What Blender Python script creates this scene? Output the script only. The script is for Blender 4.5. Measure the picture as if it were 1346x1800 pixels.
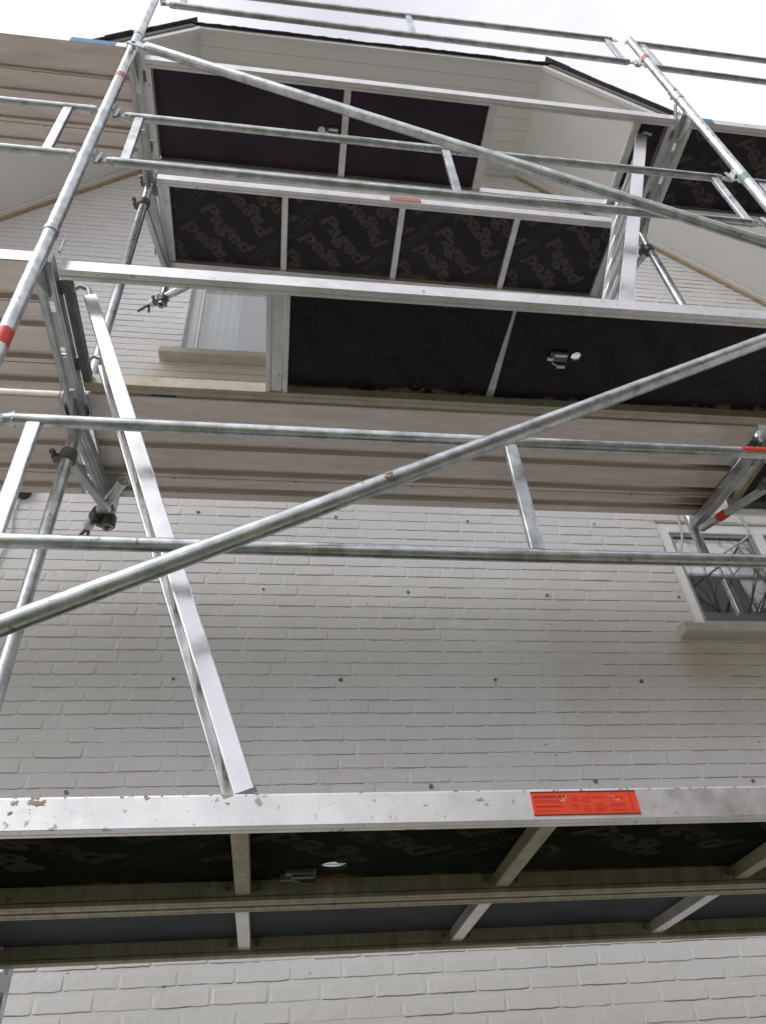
import bpy, bmesh, math, random
from mathutils import Vector, Matrix, noise

# ------------------------------------------------------------------ scene, camera, sky, sun
for o in list(bpy.data.objects): bpy.data.objects.remove(o, do_unlink=True)
SC = bpy.context.scene
COL = SC.collection
ZO = 2.13                       # height of the first deck's underside above the ground
rnd = random.Random(7)

def rad(a): return math.radians(a)

PIT, YAW, ROL = 0.7219, 0.178, -0.0867
CAM = Vector((0.8444, -1.5276, -0.5318 + ZO))
fw = Vector((math.sin(YAW) * math.cos(PIT), math.cos(YAW) * math.cos(PIT), math.sin(PIT)))
rt = Vector((math.cos(YAW), -math.sin(YAW), 0))
up = rt.cross(fw)
r2 = math.cos(ROL) * rt + math.sin(ROL) * up
u2 = -math.sin(ROL) * rt + math.cos(ROL) * up
cd = bpy.data.cameras.new('camera')
cam = bpy.data.objects.new('camera', cd)
COL.objects.link(cam)
M = Matrix((r2, u2, -fw)).transposed().to_4x4()
M.translation = CAM
cam.matrix_world = M
cd.sensor_fit = 'HORIZONTAL'; cd.sensor_width = 36.0
cd.lens = 1330.2 / 1346 * 36.0
cd.clip_start = 0.05; cd.clip_end = 2000
SC.camera = cam
SC.render.resolution_x = 765; SC.render.resolution_y = 1024
SC.view_settings.view_transform = 'Standard'
SC.view_settings.look = 'None'
SC.view_settings.exposure = 0.52
SC.view_settings.gamma = 1.0

SUN_EL, SUN_AZ = rad(40), rad(235)      # overcast: the sun is only a soft bright side of the sky
w = bpy.data.worlds.new('World'); SC.world = w; w.use_nodes = True
nt = w.node_tree; nt.nodes.clear()
out = nt.nodes.new('ShaderNodeOutputWorld')
bg = nt.nodes.new('ShaderNodeBackground')
sky = nt.nodes.new('ShaderNodeTexSky'); sky.sky_type = 'NISHITA'; sky.sun_disc = False
sky.sun_elevation = SUN_EL; sky.sun_rotation = SUN_AZ
sc = nt.nodes.new('ShaderNodeVectorMath'); sc.operation = 'SCALE'; sc.inputs[3].default_value = 0.09
nt.links.new(sky.outputs[0], sc.inputs[0])
tc = nt.nodes.new('ShaderNodeTexCoord')
nz = nt.nodes.new('ShaderNodeTexNoise'); nz.inputs['Scale'].default_value = 2.2; nz.inputs['Detail'].default_value = 5
nt.links.new(tc.outputs['Generated'], nz.inputs['Vector'])
cr = nt.nodes.new('ShaderNodeValToRGB')
cr.color_ramp.elements[0].position = 0.35; cr.color_ramp.elements[0].color = (0.60, 0.60, 0.65, 1)
cr.color_ramp.elements[1].position = 0.62; cr.color_ramp.elements[1].color = (0.92, 0.91, 0.94, 1)
nt.links.new(nz.outputs['Fac'], cr.inputs[0])
mx = nt.nodes.new('ShaderNodeMix'); mx.data_type = 'RGBA'; mx.inputs[0].default_value = 0.88
nt.links.new(sc.outputs[0], mx.inputs[6]); nt.links.new(cr.outputs[0], mx.inputs[7])
nt.links.new(mx.outputs[2], bg.inputs[0]); bg.inputs[1].default_value = 1.0
nt.links.new(bg.outputs[0], out.inputs[0])

sl = bpy.data.lights.new('sun', 'SUN'); sl.energy = 1.4; sl.angle = rad(50); sl.color = (1.0, 0.97, 0.93)
so = bpy.data.objects.new('sun', sl); COL.objects.link(so)
sd = Vector((math.sin(SUN_AZ) * math.cos(SUN_EL), math.cos(SUN_AZ) * math.cos(SUN_EL), math.sin(SUN_EL)))
so.rotation_euler = sd.to_track_quat('Z', 'Y').to_euler()

# ------------------------------------------------------------------ materials
def mat(name):
    m = bpy.data.materials.new(name); m.use_nodes = True
    n = m.node_tree.nodes; b = n['Principled BSDF']
    return m, m.node_tree, b
def node(t, typ, **kw):
    n = t.nodes.new(typ)
    for k, v in kw.items():
        if k in n.inputs: n.inputs[k].default_value = v
        else: setattr(n, k, v)
    return n
def coords(t, scale=(1, 1, 1), src='Object'):
    c = node(t, 'ShaderNodeTexCoord'); oi = node(t, 'ShaderNodeObjectInfo')
    mp = node(t, 'ShaderNodeMapping'); mp.inputs['Scale'].default_value = scale
    if src == 'Position':
        g = node(t, 'ShaderNodeNewGeometry'); t.links.new(g.outputs['Position'], mp.inputs[0]); return mp.outputs[0]
    a = node(t, 'ShaderNodeVectorMath', operation='ADD')
    s = node(t, 'ShaderNodeVectorMath', operation='SCALE'); s.inputs[0].default_value = (37, 19, 53)
    t.links.new(oi.outputs['Random'], s.inputs[3])
    t.links.new(c.outputs[src], a.inputs[0]); t.links.new(s.outputs[0], a.inputs[1])
    t.links.new(a.outputs[0], mp.inputs[0])
    return mp.outputs[0]
def ramp(t, src, *stops):
    r = node(t, 'ShaderNodeValToRGB'); e = r.color_ramp.elements
    while len(e) < len(stops): e.new(0.5)
    for el, (p, c) in zip(e, stops):
        el.position = p; el.color = tuple(c) + (1,) if len(c) == 3 else c
    t.links.new(src, r.inputs[0]); return r.outputs[0]
def nz_(t, vec, scale, detail=4, rough=0.55):
    n = node(t, 'ShaderNodeTexNoise', Scale=scale, Detail=detail, Roughness=rough)
    t.links.new(vec, n.inputs['Vector']); return n.outputs['Fac']
def mixc(t, fac, a, b):
    m = node(t, 'ShaderNodeMix', data_type='RGBA')
    for s, v in ((0, fac), (6, a), (7, b)):
        if hasattr(v, 'links'): t.links.new(v, m.inputs[s])
        else: m.inputs[s].default_value = v if s == 0 else tuple(v) + (1,)
    return m.outputs[2]
def math_(t, op, a, b=None, clamp=False):
    m = node(t, 'ShaderNodeMath', operation=op, use_clamp=clamp)
    for i, v in enumerate((a, b)):
        if v is None: continue
        if hasattr(v, 'links'): t.links.new(v, m.inputs[i])
        else: m.inputs[i].default_value = v
    return m.outputs[0]
def bump(t, b, h, strength, dist):
    n = node(t, 'ShaderNodeBump', Strength=strength, Distance=dist)
    t.links.new(h, n.inputs['Height']); t.links.new(n.outputs[0], b.inputs['Normal'])

def metal(name, base, dark, metallic, r0, r1, dirt=None, dirt_amt=0.5, streak=(1, 1, 1), bump_s=0.15, spots=None):
    m, t, b = mat(name)
    v = coords(t, streak)
    f = nz_(t, v, 9, 6, 0.65)
    c = ramp(t, f, (0.32, dark), (0.66, base))
    if dirt:
        f2 = nz_(t, coords(t), 5.5, 8, 0.7)
        c = mixc(t, ramp(t, f2, (dirt_amt, (0, 0, 0)), (dirt_amt + 0.12, (0.75,) * 3)), c, dirt)
    if spots:
        f3 = nz_(t, coords(t), 34, 3, 0.5)
        c = mixc(t, ramp(t, f3, (0.68, (0, 0, 0)), (0.72, (0.85,) * 3)), c, spots)
    t.links.new(c, b.inputs['Base Color'])
    b.inputs['Metallic'].default_value = metallic
    rr = ramp(t, nz_(t, coords(t), 25, 3), (0.3, (r0,) * 3), (0.7, (r1,) * 3))
    t.links.new(rr, b.inputs['Roughness'])
    bump(t, b, nz_(t, coords(t), 60, 4), bump_s, 0.002)
    return m
MT = {}
MT['galv'] = metal('galvanised_tube', (0.70, 0.73, 0.75), (0.36, 0.39, 0.40), 0.85, 0.24, 0.46, dirt=(0.27, 0.26, 0.23), dirt_amt=0.585, streak=(1.6, 1.6, 1.6), spots=(0.22, 0.2, 0.17))
MT['galv_plain'] = metal('galvanised_steel', (0.62, 0.65, 0.66), (0.40, 0.43, 0.44), 0.8, 0.34, 0.5, dirt=(0.33, 0.31, 0.28), dirt_amt=0.62)
MT['alu'] = metal('aluminium', (0.80, 0.795, 0.80), (0.64, 0.635, 0.64), 0.75, 0.32, 0.5, dirt=(0.50, 0.46, 0.42), dirt_amt=0.605, spots=(0.33, 0.29, 0.24))
MT['alu_lad'] = metal('aluminium_ladder', (0.82, 0.82, 0.84), (0.72, 0.72, 0.74), 0.8, 0.16, 0.28, dirt=(0.6, 0.56, 0.52), dirt_amt=0.66, bump_s=0.03)
MT['alu_old_shaded'] = metal('aluminium_weathered_shaded', (0.35, 0.325, 0.245), (0.22, 0.205, 0.145), 0.45, 0.45, 0.65, dirt=(0.13, 0.10, 0.06), dirt_amt=0.585, streak=(4.5, 1, 0.6), spots=(0.16, 0.12, 0.08))  # grimy aluminium, colour also darkened for the dim light below the deck
MT['alu_brown'] = metal('aluminium_brown_stained', (0.54, 0.50, 0.42), (0.42, 0.375, 0.29), 0.5, 0.45, 0.6, dirt=(0.24, 0.18, 0.10), dirt_amt=0.58)
MT['plank'] = metal('aluminium_plank', (0.76, 0.70, 0.655), (0.60, 0.545, 0.505), 0.72, 0.32, 0.42, dirt=(0.42, 0.36, 0.31), dirt_amt=0.66, streak=(0.4, 3, 3))
MT['dark_steel'] = metal('dark_steel', (0.16, 0.16, 0.165), (0.10, 0.10, 0.10), 0.6, 0.4, 0.55, dirt=(0.2, 0.15, 0.1), dirt_amt=0.62)
MT['cast'] = metal('coupler_steel', (0.22, 0.21, 0.20), (0.11, 0.105, 0.1), 0.7, 0.4, 0.6, dirt=(0.20, 0.13, 0.08), dirt_amt=0.55)

def plain(name, col, rough=0.6, var=0.12, scale=8, metallic=0, bs=0.1, col2=None, spec=0.5):
    m, t, b = mat(name); b.inputs['Specular IOR Level'].default_value = spec
    d = col2 or tuple(c * (1 - var) for c in col)
    c = ramp(t, nz_(t, coords(t), scale, 6, 0.6), (0.3, d), (0.7, col))
    t.links.new(c, b.inputs['Base Color']); b.inputs['Roughness'].default_value = rough
    b.inputs['Metallic'].default_value = metallic
    bump(t, b, nz_(t, coords(t), scale * 8, 4), bs, 0.002)
    return m
MT['red'] = plain('red_tape', (0.70, 0.045, 0.025), 0.4, 0.2, 30)
MT['red_pale'] = plain('faded_red_tape', (0.62, 0.22, 0.19), 0.5, 0.2, 30)
MT['green'] = plain('green_tape', (0.22, 0.38, 0.33), 0.5, 0.2, 30)
MT['blue'] = plain('blue_paint', (0.06, 0.22, 0.46), 0.5, 0.25, 30)
MT['sticker'] = plain('red_sticker', (0.78, 0.065, 0.02), 0.38, 0.12, 40)
MT['ink'] = plain('black_ink', (0.02, 0.015, 0.015), 0.5)
MT['ink_red'] = plain('dark_red_ink', (0.33, 0.02, 0.012), 0.5)
MT['scuff'] = plain('pale_scuff', (0.72, 0.62, 0.58), 0.8)
MT['mud'] = plain('dried_mortar', (0.60, 0.51, 0.41), 0.95, 0.5, 60, bs=0.6)
MT['soffit'] = plain('white_soffit_paint', (0.79, 0.78, 0.76), 0.45, 0.05, 3)
MT['trim'] = plain('white_trim', (0.76, 0.75, 0.73), 0.5, 0.08, 5)
MT['foam'] = plain('yellow_sealant', (0.58, 0.45, 0.25), 0.8, 0.35, 20, bs=0.5)
MT['slate'] = plain('dark_slate', (0.075, 0.073, 0.082), 0.55, 0.45, 14, bs=0.5)
MT['slate_grey'] = plain('grey_slate', (0.20, 0.19, 0.19), 0.7, 0.35, 14, bs=0.4)
MT['frame_white'] = plain('white_window_paint', (0.90, 0.90, 0.91), 0.2, 0.03, 4, bs=0.03)
MT['frame_grey'] = plain('grey_bead', (0.36, 0.38, 0.40), 0.4)
MT['sillc'] = plain('stained_sill', (0.60, 0.575, 0.53), 0.8, 0.25, 9, col2=(0.50, 0.46, 0.385), bs=0.3)
MT['curtain'] = plain('pale_curtain', (0.80, 0.86, 0.86), 0.9, 0.06, 12)
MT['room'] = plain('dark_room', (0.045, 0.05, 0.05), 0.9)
MT['room_light'] = plain('pale_room', (0.68, 0.68, 0.72), 0.9, 0.03)
MT['cable'] = plain('pale_cable', (0.55, 0.55, 0.52), 0.5)
MT['lamp_dark'] = plain('dark_fixture', (0.05, 0.05, 0.055), 0.5)
MT['plug'] = plain('grey_mortar_plug', (0.27, 0.26, 0.245), 0.95, 0.5, 90, bs=0.6)
MT['bark'] = plain('bark', (0.085, 0.065, 0.055), 0.9, 0.4, 6)
MT['hole'] = plain('dark_slot', (0.03, 0.03, 0.03), 0.8)

def plymat(name, col, edge, edge_amt, rough=0.42, spec=0.3):
    m, t, b = mat(name)
    f = nz_(t, coords(t, (1, 1, 1)), 3.0, 7, 0.6)
    c = ramp(t, f, (0.3, tuple(x * 0.6 for x in col)), (0.7, tuple(x * 1.45 for x in col)))
    # scattered dust specks
    sp = node(t, 'ShaderNodeTexVoronoi', Scale=26.0); t.links.new(coords(t), sp.inputs['Vector'])
    c = mixc(t, ramp(t, sp.outputs['Distance'], (0.035, (0.5,) * 3), (0.055, (0, 0, 0))), c, (0.25, 0.23, 0.22))
    # damp-stained, frayed ply along the two long edges (uv.y = 0 / 1)
    uv = node(t, 'ShaderNodeUVMap'); sx = node(t, 'ShaderNodeSeparateXYZ'); t.links.new(uv.outputs[0], sx.inputs[0])
    e = math_(t, 'ABSOLUTE', math_(t, 'SUBTRACT', sx.outputs[1], 0.5))
    n2 = nz_(t, coords(t), 3.0, 9, 0.72)
    e2 = math_(t, 'ADD', e, math_(t, 'MULTIPLY', n2, 0.5))
    c = mixc(t, ramp(t, e2, (edge_amt, (0, 0, 0)), (edge_amt + 0.035, (0.8,) * 3)), c, edge)
    t.links.new(c, b.inputs['Base Color'])
    t.links.new(ramp(t, f, (0.3, (rough,) * 3), (0.7, (rough + 0.15,) * 3)), b.inputs['Roughness'])
    b.inputs['Specular IOR Level'].default_value = spec
    bump(t, b, nz_(t, coords(t), 70, 3), 0.1, 0.001)
    return m
MT['ply_new'] = plymat('dark_film_plywood', (0.030, 0.018, 0.031), (0.05, 0.045, 0.035), 0.73)
MT['ply_print'] = plymat('printed_film_plywood', (0.017, 0.0135, 0.021), (0.12, 0.085, 0.05), 0.675)
MT['ply_worn'] = plymat('worn_film_plywood', (0.0100, 0.0068, 0.0105), (0.20, 0.165, 0.11), 0.665)
MT['ply_damp'] = plymat('damp_film_plywood', (0.011, 0.014, 0.010), (0.11, 0.062, 0.032), 0.665, 0.8, 0.0)
MT['ply_blue'] = plymat('blue_grey_plywood', (0.030, 0.038, 0.044), (0.05, 0.045, 0.035), 0.69, 0.55, 0.12)
MT['print'] = plain('grey_print', (0.098, 0.083, 0.08), 0.55, 0.45, 22, spec=0.2)
MT['print_faint'] = plain('faint_print', (0.0135, 0.0086, 0.0105), 0.5, 0.5, 14, spec=0.25)
MT['print_damp'] = plain('damp_print', (0.042, 0.040, 0.029), 0.7, 0.55, 18, spec=0.0)

def wallmat():
    m, t, b = mat('white_painted_brick')
    p = coords(t, src='Position')
    f = nz_(t, p, 1.3, 5, 0.6)
    c = ramp(t, f, (0.3, (0.70, 0.693, 0.695)), (0.7, (0.80, 0.795, 0.80)))
    fine = nz_(t, p, 22, 5, 0.6)
    c = mixc(t, ramp(t, fine, (0.60, (0, 0, 0)), (0.80, (0.35,) * 3)), c, (0.50, 0.475, 0.44))
    oi = node(t, 'ShaderNodeObjectInfo')
    # chips and dark specks
    sp = node(t, 'ShaderNodeTexVoronoi', Scale=7.0); t.links.new(p, sp.inputs['Vector'])
    c = mixc(t, ramp(t, sp.outputs['Distance'], (0.028, (0.85,) * 3), (0.042, (0, 0, 0))), c, (0.20, 0.17, 0.15))
    # algae and run-off under the two sills, with soft noisy edges
    sx = node(t, 'ShaderNodeSeparateXYZ'); t.links.new(p, sx.inputs[0])
    n = nz_(t, p, 3.5, 5, 0.6)
    def box1(src, a, bb, w):
        u = node(t, 'ShaderNodeMapRange', interpolation_type='SMOOTHSTEP'); t.links.new(src, u.inputs[0])
        u.inputs[1].default_value = a - w; u.inputs[2].default_value = a + w
        d = node(t, 'ShaderNodeMapRange', interpolation_type='SMOOTHSTEP'); t.links.new(src, d.inputs[0])
        d.inputs[1].default_value = bb + w; d.inputs[2].default_value = bb - w
        return math_(t, 'MULTIPLY', u.outputs[0], d.outputs[0])
    for (xa, xb, za, zb, amt) in ((0.0, 1.6, 3.29, 3.50, 0.75), (2.85, 4.9, 1.20, 1.46, 0.75), (2.2, 5.2, 0.9, 1.9, 0.22)):
        k = math_(t, 'MULTIPLY', box1(sx.outputs[0], xa, xb, 0.10), box1(sx.outputs[2], za + ZO, zb + ZO, 0.09))
        k = math_(t, 'MULTIPLY', k, math_(t, 'MULTIPLY', n, amt * 1.8), clamp=True)
        c = mixc(t, k, c, (0.52, 0.47, 0.33))
    t.links.new(c, b.inputs['Base Color']); b.inputs['Roughness'].default_value = 0.6
    h = math_(t, 'ADD', nz_(t, p, 38, 6, 0.6), math_(t, 'MULTIPLY', nz_(t, p, 9, 3), 1.2))
    bump(t, b, h, 0.45, 0.007)
    return m
MT['wall'] = wallmat()

def glassmat(ior):
    m, t, b = mat('window_glass')
    b.inputs['Base Color'].default_value = (0.96, 0.98, 0.98, 1)
    b.inputs['Roughness'].default_value = 0.0; b.inputs['IOR'].default_value = ior
    b.inputs['Transmission Weight'].default_value = 1.0
    return m
MT['glass'] = glassmat(1.6); MT['glass_coated'] = glassmat(2.1)

def groundmat():
    m, t, b = mat('paving_and_sand')
    p = coords(t, src='Position')
    c = ramp(t, nz_(t, p, 0.8, 6), (0.3, (0.34, 0.29, 0.25)), (0.7, (0.47, 0.41, 0.36)))
    c = mixc(t, ramp(t, nz_(t, p, 0.06, 3), (0.48, (0, 0, 0)), (0.55, (1, 1, 1))), c, (0.07, 0.10, 0.04))
    t.links.new(c, b.inputs['Base Color']); b.inputs['Roughness'].default_value = 0.9
    bump(t, b, nz_(t, p, 30, 5), 0.4, 0.02)
    return m
MT['ground'] = groundmat()

# ------------------------------------------------------------------ mesh helpers (all z are relative to the first deck: ZO is added on build)
WL = {}
def put(o, loc, parent=None):
    """register an object's world origin (rel. coords) and place it under its parent"""
    loc = Vector(loc)
    WL[o.name] = loc
    if parent is not None:
        o.parent = parent; o.location = loc - WL[parent.name]
    else:
        o.location = loc + Vector((0, 0, ZO))
    COL.objects.link(o)
    return o
def tag(o, label=None, cat=None, group=None, kind=None):
    if label: o['label'] = label
    if cat: o['category'] = cat
    if group: o['group'] = group
    if kind: o['kind'] = kind
    return o
def thing(name, label, cat, loc, group=None):
    o = bpy.data.objects.new(name, None); o.empty_display_size = 0.1
    put(o, loc); return tag(o, label, cat, group)

class MB:
    def __init__(s): s.v = []; s.f = []; s.sm = []; s.uv = None
    def add(s, vs, fs, smooth=False):
        k = len(s.v); s.v += [Vector(p) for p in vs]
        for f in fs: s.f.append([i + k for i in f]); s.sm.append(smooth)
        return s
    def box(s, a, b):
        (x0, y0, z0), (x1, y1, z1) = a, b
        vs = [(x, y, z) for z in (z0, z1) for y in (y0, y1) for x in (x0, x1)]
        return s.add(vs, [(0, 2, 3, 1), (4, 5, 7, 6), (0, 1, 5, 4), (2, 6, 7, 3), (0, 4, 6, 2), (1, 3, 7, 5)])
    def obox(s, p0, p1, wd, ht, upv=(0, 0, 1)):
        """rectangular bar from p0 to p1"""
        p0, p1 = Vector(p0), Vector(p1); d = (p1 - p0).normalized(); u = Vector(upv)
        a = d.cross(u).normalized(); c = a.cross(d).normalized()
        vs = []
        for p in (p0, p1):
            for sa, sc_ in ((-1, -1), (1, -1), (1, 1), (-1, 1)):
                vs.append(p + a * (sa * wd / 2) + c * (sc_ * ht / 2))
        return s.add(vs, [(3, 2, 1, 0), (4, 5, 6, 7), (0, 1, 5, 4), (1, 2, 6, 5), (2, 3, 7, 6), (3, 0, 4, 7)])
    def tube(s, pts, r, n=18, hollow=False, caps=True, r_end=None):
        pts = [Vector(p) for p in pts]; rings = []
        d0 = (pts[1] - pts[0]).normalized()
        a = d0.cross(Vector((0.31, 0.17, 0.93))).normalized()
        rs = r if isinstance(r, (list, tuple)) else [r] * len(pts)
        k = len(s.v)
        for i, p in enumerate(pts):
            d = (pts[min(i + 1, len(pts) - 1)] - pts[max(i - 1, 0)]).normalized()
            a = (a - d * a.dot(d)).normalized(); c = d.cross(a)
            for j in range(n):
                t = 2 * math.pi * j / n
                s.v.append(p + (a * math.cos(t) + c * math.sin(t)) * rs[i])
        for i in range(len(pts) - 1):
            for j in range(n):
                j2 = (j + 1) % n
                s.f.append([k + i * n + j, k + i * n + j2, k + (i + 1) * n + j2, k + (i + 1) * n + j]); s.sm.append(True)
        if hollow:
            for (p, q, rr) in ((pts[0], pts[1], rs[0]), (pts[-1], pts[-2], rs[-1])):
                base = k if p is pts[0] else k + (len(pts) - 1) * n
                ri = rr * 0.86; kk = len(s.v); dirn = (q - p).normalized()
                outer = [s.v[base + j].copy() for j in range(n)]
                inner = [p + (o - p) * (ri / rr) for o in outer]
                deep = [o + dirn * min(0.18, (q - p).length * 0.6) for o in inner]
                s.v += outer + inner + deep
                for j in range(n):
                    j2 = (j + 1) % n
                    s.f.append([kk + j2, kk + j, kk + n + j, kk + n + j2]); s.sm.append(False)
                    s.f.append([kk + n + j2, kk + n + j, kk + 2 * n + j, kk + 2 * n + j2]); s.sm.append(True)
                s.f.append([kk + 2 * n + j for j in range(n)]); s.sm.append(False)
        elif caps:
            for base, rev in ((k, True), (k + (len(pts) - 1) * n, False)):
                kk = len(s.v); s.v += [s.v[base + j].copy() for j in range(n)]
                f = [kk + j for j in range(n)]
                s.f.append(f[::-1] if rev else f); s.sm.append(False)
        return s
    def prism_x(s, prof, x0, x1):
        """closed (y, z) profile extruded along x"""
        n = len(prof)
        vs = [(x0, y, z) for y, z in prof] + [(x1, y, z) for y, z in prof]
        ar = sum(prof[i][0] * prof[(i + 1) % n][1] - prof[(i + 1) % n][0] * prof[i][1] for i in range(n))
        fs = []
        for i in range(n):
            j = (i + 1) % n
            fs.append((i, j, n + j, n + i) if ar < 0 else (j, i, n + i, n + j))
        a = list(range(n)); b = list(range(n, 2 * n))
        fs += [a[::-1] if ar > 0 else a, b if ar > 0 else b[::-1]]
        return s.add(vs, fs)
    def prism(s, poly, axis_off):
        """planar polygon (3-d points) extruded by a vector"""
        n = len(poly); off = Vector(axis_off)
        vs = [Vector(p) for p in poly] + [Vector(p) + off for p in poly]
        fs = [tuple(range(n))[::-1], tuple(range(n, 2 * n))] + [(i, (i + 1) % n, n + (i + 1) % n, n + i) for i in range(n)]
        return s.add(vs, fs)
    def tf(s, fn):
        s.v = [Vector(fn(p)) for p in s.v]; return s
    def mesh(s, name, mt, origin):
        me = bpy.data.meshes.new(name)
        o = Vector(origin)
        me.from_pydata([tuple(p - o) for p in s.v], [], s.f)
        me.polygons.foreach_set('use_smooth', s.sm)
        me.validate(); me.update()
        bm = bmesh.new(); bm.from_mesh(me); bmesh.ops.recalc_face_normals(bm, faces=bm.faces); bm.to_mesh(me); bm.free()
        me.materials.append(MT[mt] if isinstance(mt, str) else mt)
        return me
    def build(s, name, mt, parent=None, origin=None):
        org = Vector(origin) if origin is not None else (WL[parent.name] if parent is not None else Vector((0, 0, 0)))
        return put(bpy.data.objects.new(name, s.mesh(name, mt, org)), org, parent)

def bevel(o, w=0.002, seg=1):
    m = o.modifiers.new('bevel', 'BEVEL'); m.width = w; m.segments = seg; m.limit_method = 'ANGLE'; m.angle_limit = rad(40)
    return o

# deck levels: underside height as a function of x (the upper lift sags a little to the right)
def zl(l, x): return (-0.0022 * (x - 1.5), 1.926, 3.994 - 0.0185 * (x - 1.5))[l]
def lev(l):
    return lambda p: (p[0], p[1], p[2] + zl(l, p[0]))
L = 3.0875
YS, YI = -0.058, 0.692

# ------------------------------------------------------------------ ground
gm = MB(); gm.add([(-400, -400, -ZO), (400, -400, -ZO), (400, 400, -ZO), (-400, 400, -ZO)], [(0, 1, 2, 3)])
tag(gm.build('ground', 'ground'), kind='structure')

# ------------------------------------------------------------------ the house
YW = 1.6
XC0, XC1, ZC, SL = 0.05, 3.01, 6.713, 1.12        # clipped gable: corners, height, rake slope
XE0, XE1 = XC0 - (ZC - 2.9) / SL, XC1 + (ZC - 2.9) / SL
YO = 0.65                                          # outer edge of the overhang
def top(x): return min(ZC, ZC - (XC0 - x) * SL, ZC - (x - XC1) * SL)
WIN = [(0.155, 1.45, 3.60, 4.78), (3.015, 4.75, 1.545, 2.262)]      # openings: x0, x1, z0, z1

house = thing('house', 'white painted brick house with clipped gable and wide white overhang behind the scaffold', 'house', (1.53, YW, -ZO))
# wall body: the painted mortar face, with the two openings left free
wb = MB()
xs = sorted({XE0, XE1, XC0, XC1} | {w_[i] for w_ in WIN for i in (0, 1)})
for xa, xb in zip(xs[:-1], xs[1:]):
    xm = (xa + xb) / 2; spans = [(-ZO, None)]
    for (w0, w1, z0, z1) in WIN:
        if w0 <= xm <= w1: spans = [(-ZO, z0), (z1, None)]
    for a, b in spans:
        za, zb = (top(xa), top(xb)) if b is None else (b, b)
        wb.add([(xa, YW + .012, a), (xb, YW + .012, a), (xb, YW + .012, zb), (xa, YW + .012, za)], [(0, 1, 2, 3)])
for (w0, w1, z0, z1) in WIN:      # reveals
    d = YW + 0.19
    wb.add([(w0, YW, z0), (w0, d, z0), (w0, d, z1), (w0, YW, z1)], [(0, 1, 2, 3)])
    wb.add([(w1, YW, z0), (w1, d, z0), (w1, d, z1), (w1, YW, z1)], [(3, 2, 1, 0)])
    wb.add([(w0, YW, z1), (w1, YW, z1), (w1, d, z1), (w0, d, z1)], [(0, 1, 2, 3)])
    wb.add([(w0, YW, z0), (w1, YW, z0), (w1, d, z0), (w0, d, z0)], [(3, 2, 1, 0)])
wall = wb.build('wall', 'wall', house)

# bricks
CH, BL = 0.0641, 0.1905
def brick_verts(x0, x1, z0, z1, rg):
    """one painted brick with half of the filled joints round it: soft rounded arrises, a wavy crack under the lower edge"""
    j = lambda s: rg.uniform(-s, s)
    pb = 0.0016 + rg.random() ** 1.5 * 0.0036           # how far the lower edge stands out
    pt = pb * rg.uniform(0.2, 0.7); tilt = j(0.0012)
    deep = rg.choice((1, 1, 1, .9, .7, .35, .1)) * 0.0075
    sideL, sideR = (rg.random() < .30), (rg.random() < .12)
    W = x1 - x0; e = min(0.0048, W * .12)
    zb = z0 + rg.uniform(0.0070, 0.0095); H = z1 - z0
    fr = [0, e, e + 0.005] + [W * f + j(0.010) for f in (.22, .42, .6, .8)] + [W - e - 0.005, W - e, W]
    if W < 0.09: fr = [0, e, W * .35, W * .65, W - e, W]
    n = len(fr); vs = []
    for i, dx in enumerate(fr):
        x = x0 + dx; k = dx / W - .5
        edge = i in (0, n - 1); rim = i in (1, n - 2)
        f = 0 if edge else (.5 if rim else 1)
        if (sideL and i == 1) or (sideR and i == n - 2): f = .9
        wv = j(0.0017) + (0.0026 if rim else 0)
        g = deep * (0 if edge else (.25 if rim else 1)) * rg.uniform(.55, 1.1)
        if rg.random() < .10: g *= .1
        lip = (pb + tilt * k + j(.0005)) * f; tp = max(0, (pt + tilt * k) * f)
        zc = zb + wv
        zs = (z0, max(z0 + .0006, zc - .0042), max(z0 + .0012, zc - .0016), zc, z0 + H * .52, z1 - .0150 + j(.0018), z1 - .0085 + j(.0015) - (.003 if rim else 0), z1)
        ys = (0, -j(.0004) if not edge else 0, -g, lip, (lip + tp) / 2 + j(.0004) * f, tp, tp * .25, 0)
        if edge: zs = (z0, z0 + H * .06, z0 + H * .11, z0 + H * .15, z0 + H * .52, z0 + H * .77, z0 + H * .87, z1)
        vs += [(x, YW - y, z) for y, z in zip(ys, zs)]
    fs = [(8 * i + q, 8 * i + 8 + q, 8 * i + 9 + q, 8 * i + 1 + q) for i in range(n - 1) for q in range(7)]
    return vs, fs
cells = []
nrow0 = int((-ZO) / CH) - 1
Z00 = 0.708 + 0.012                      # a measured bed joint
r = -1
zrow = Z00 - math.ceil((Z00 + ZO) / CH) * CH
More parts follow.
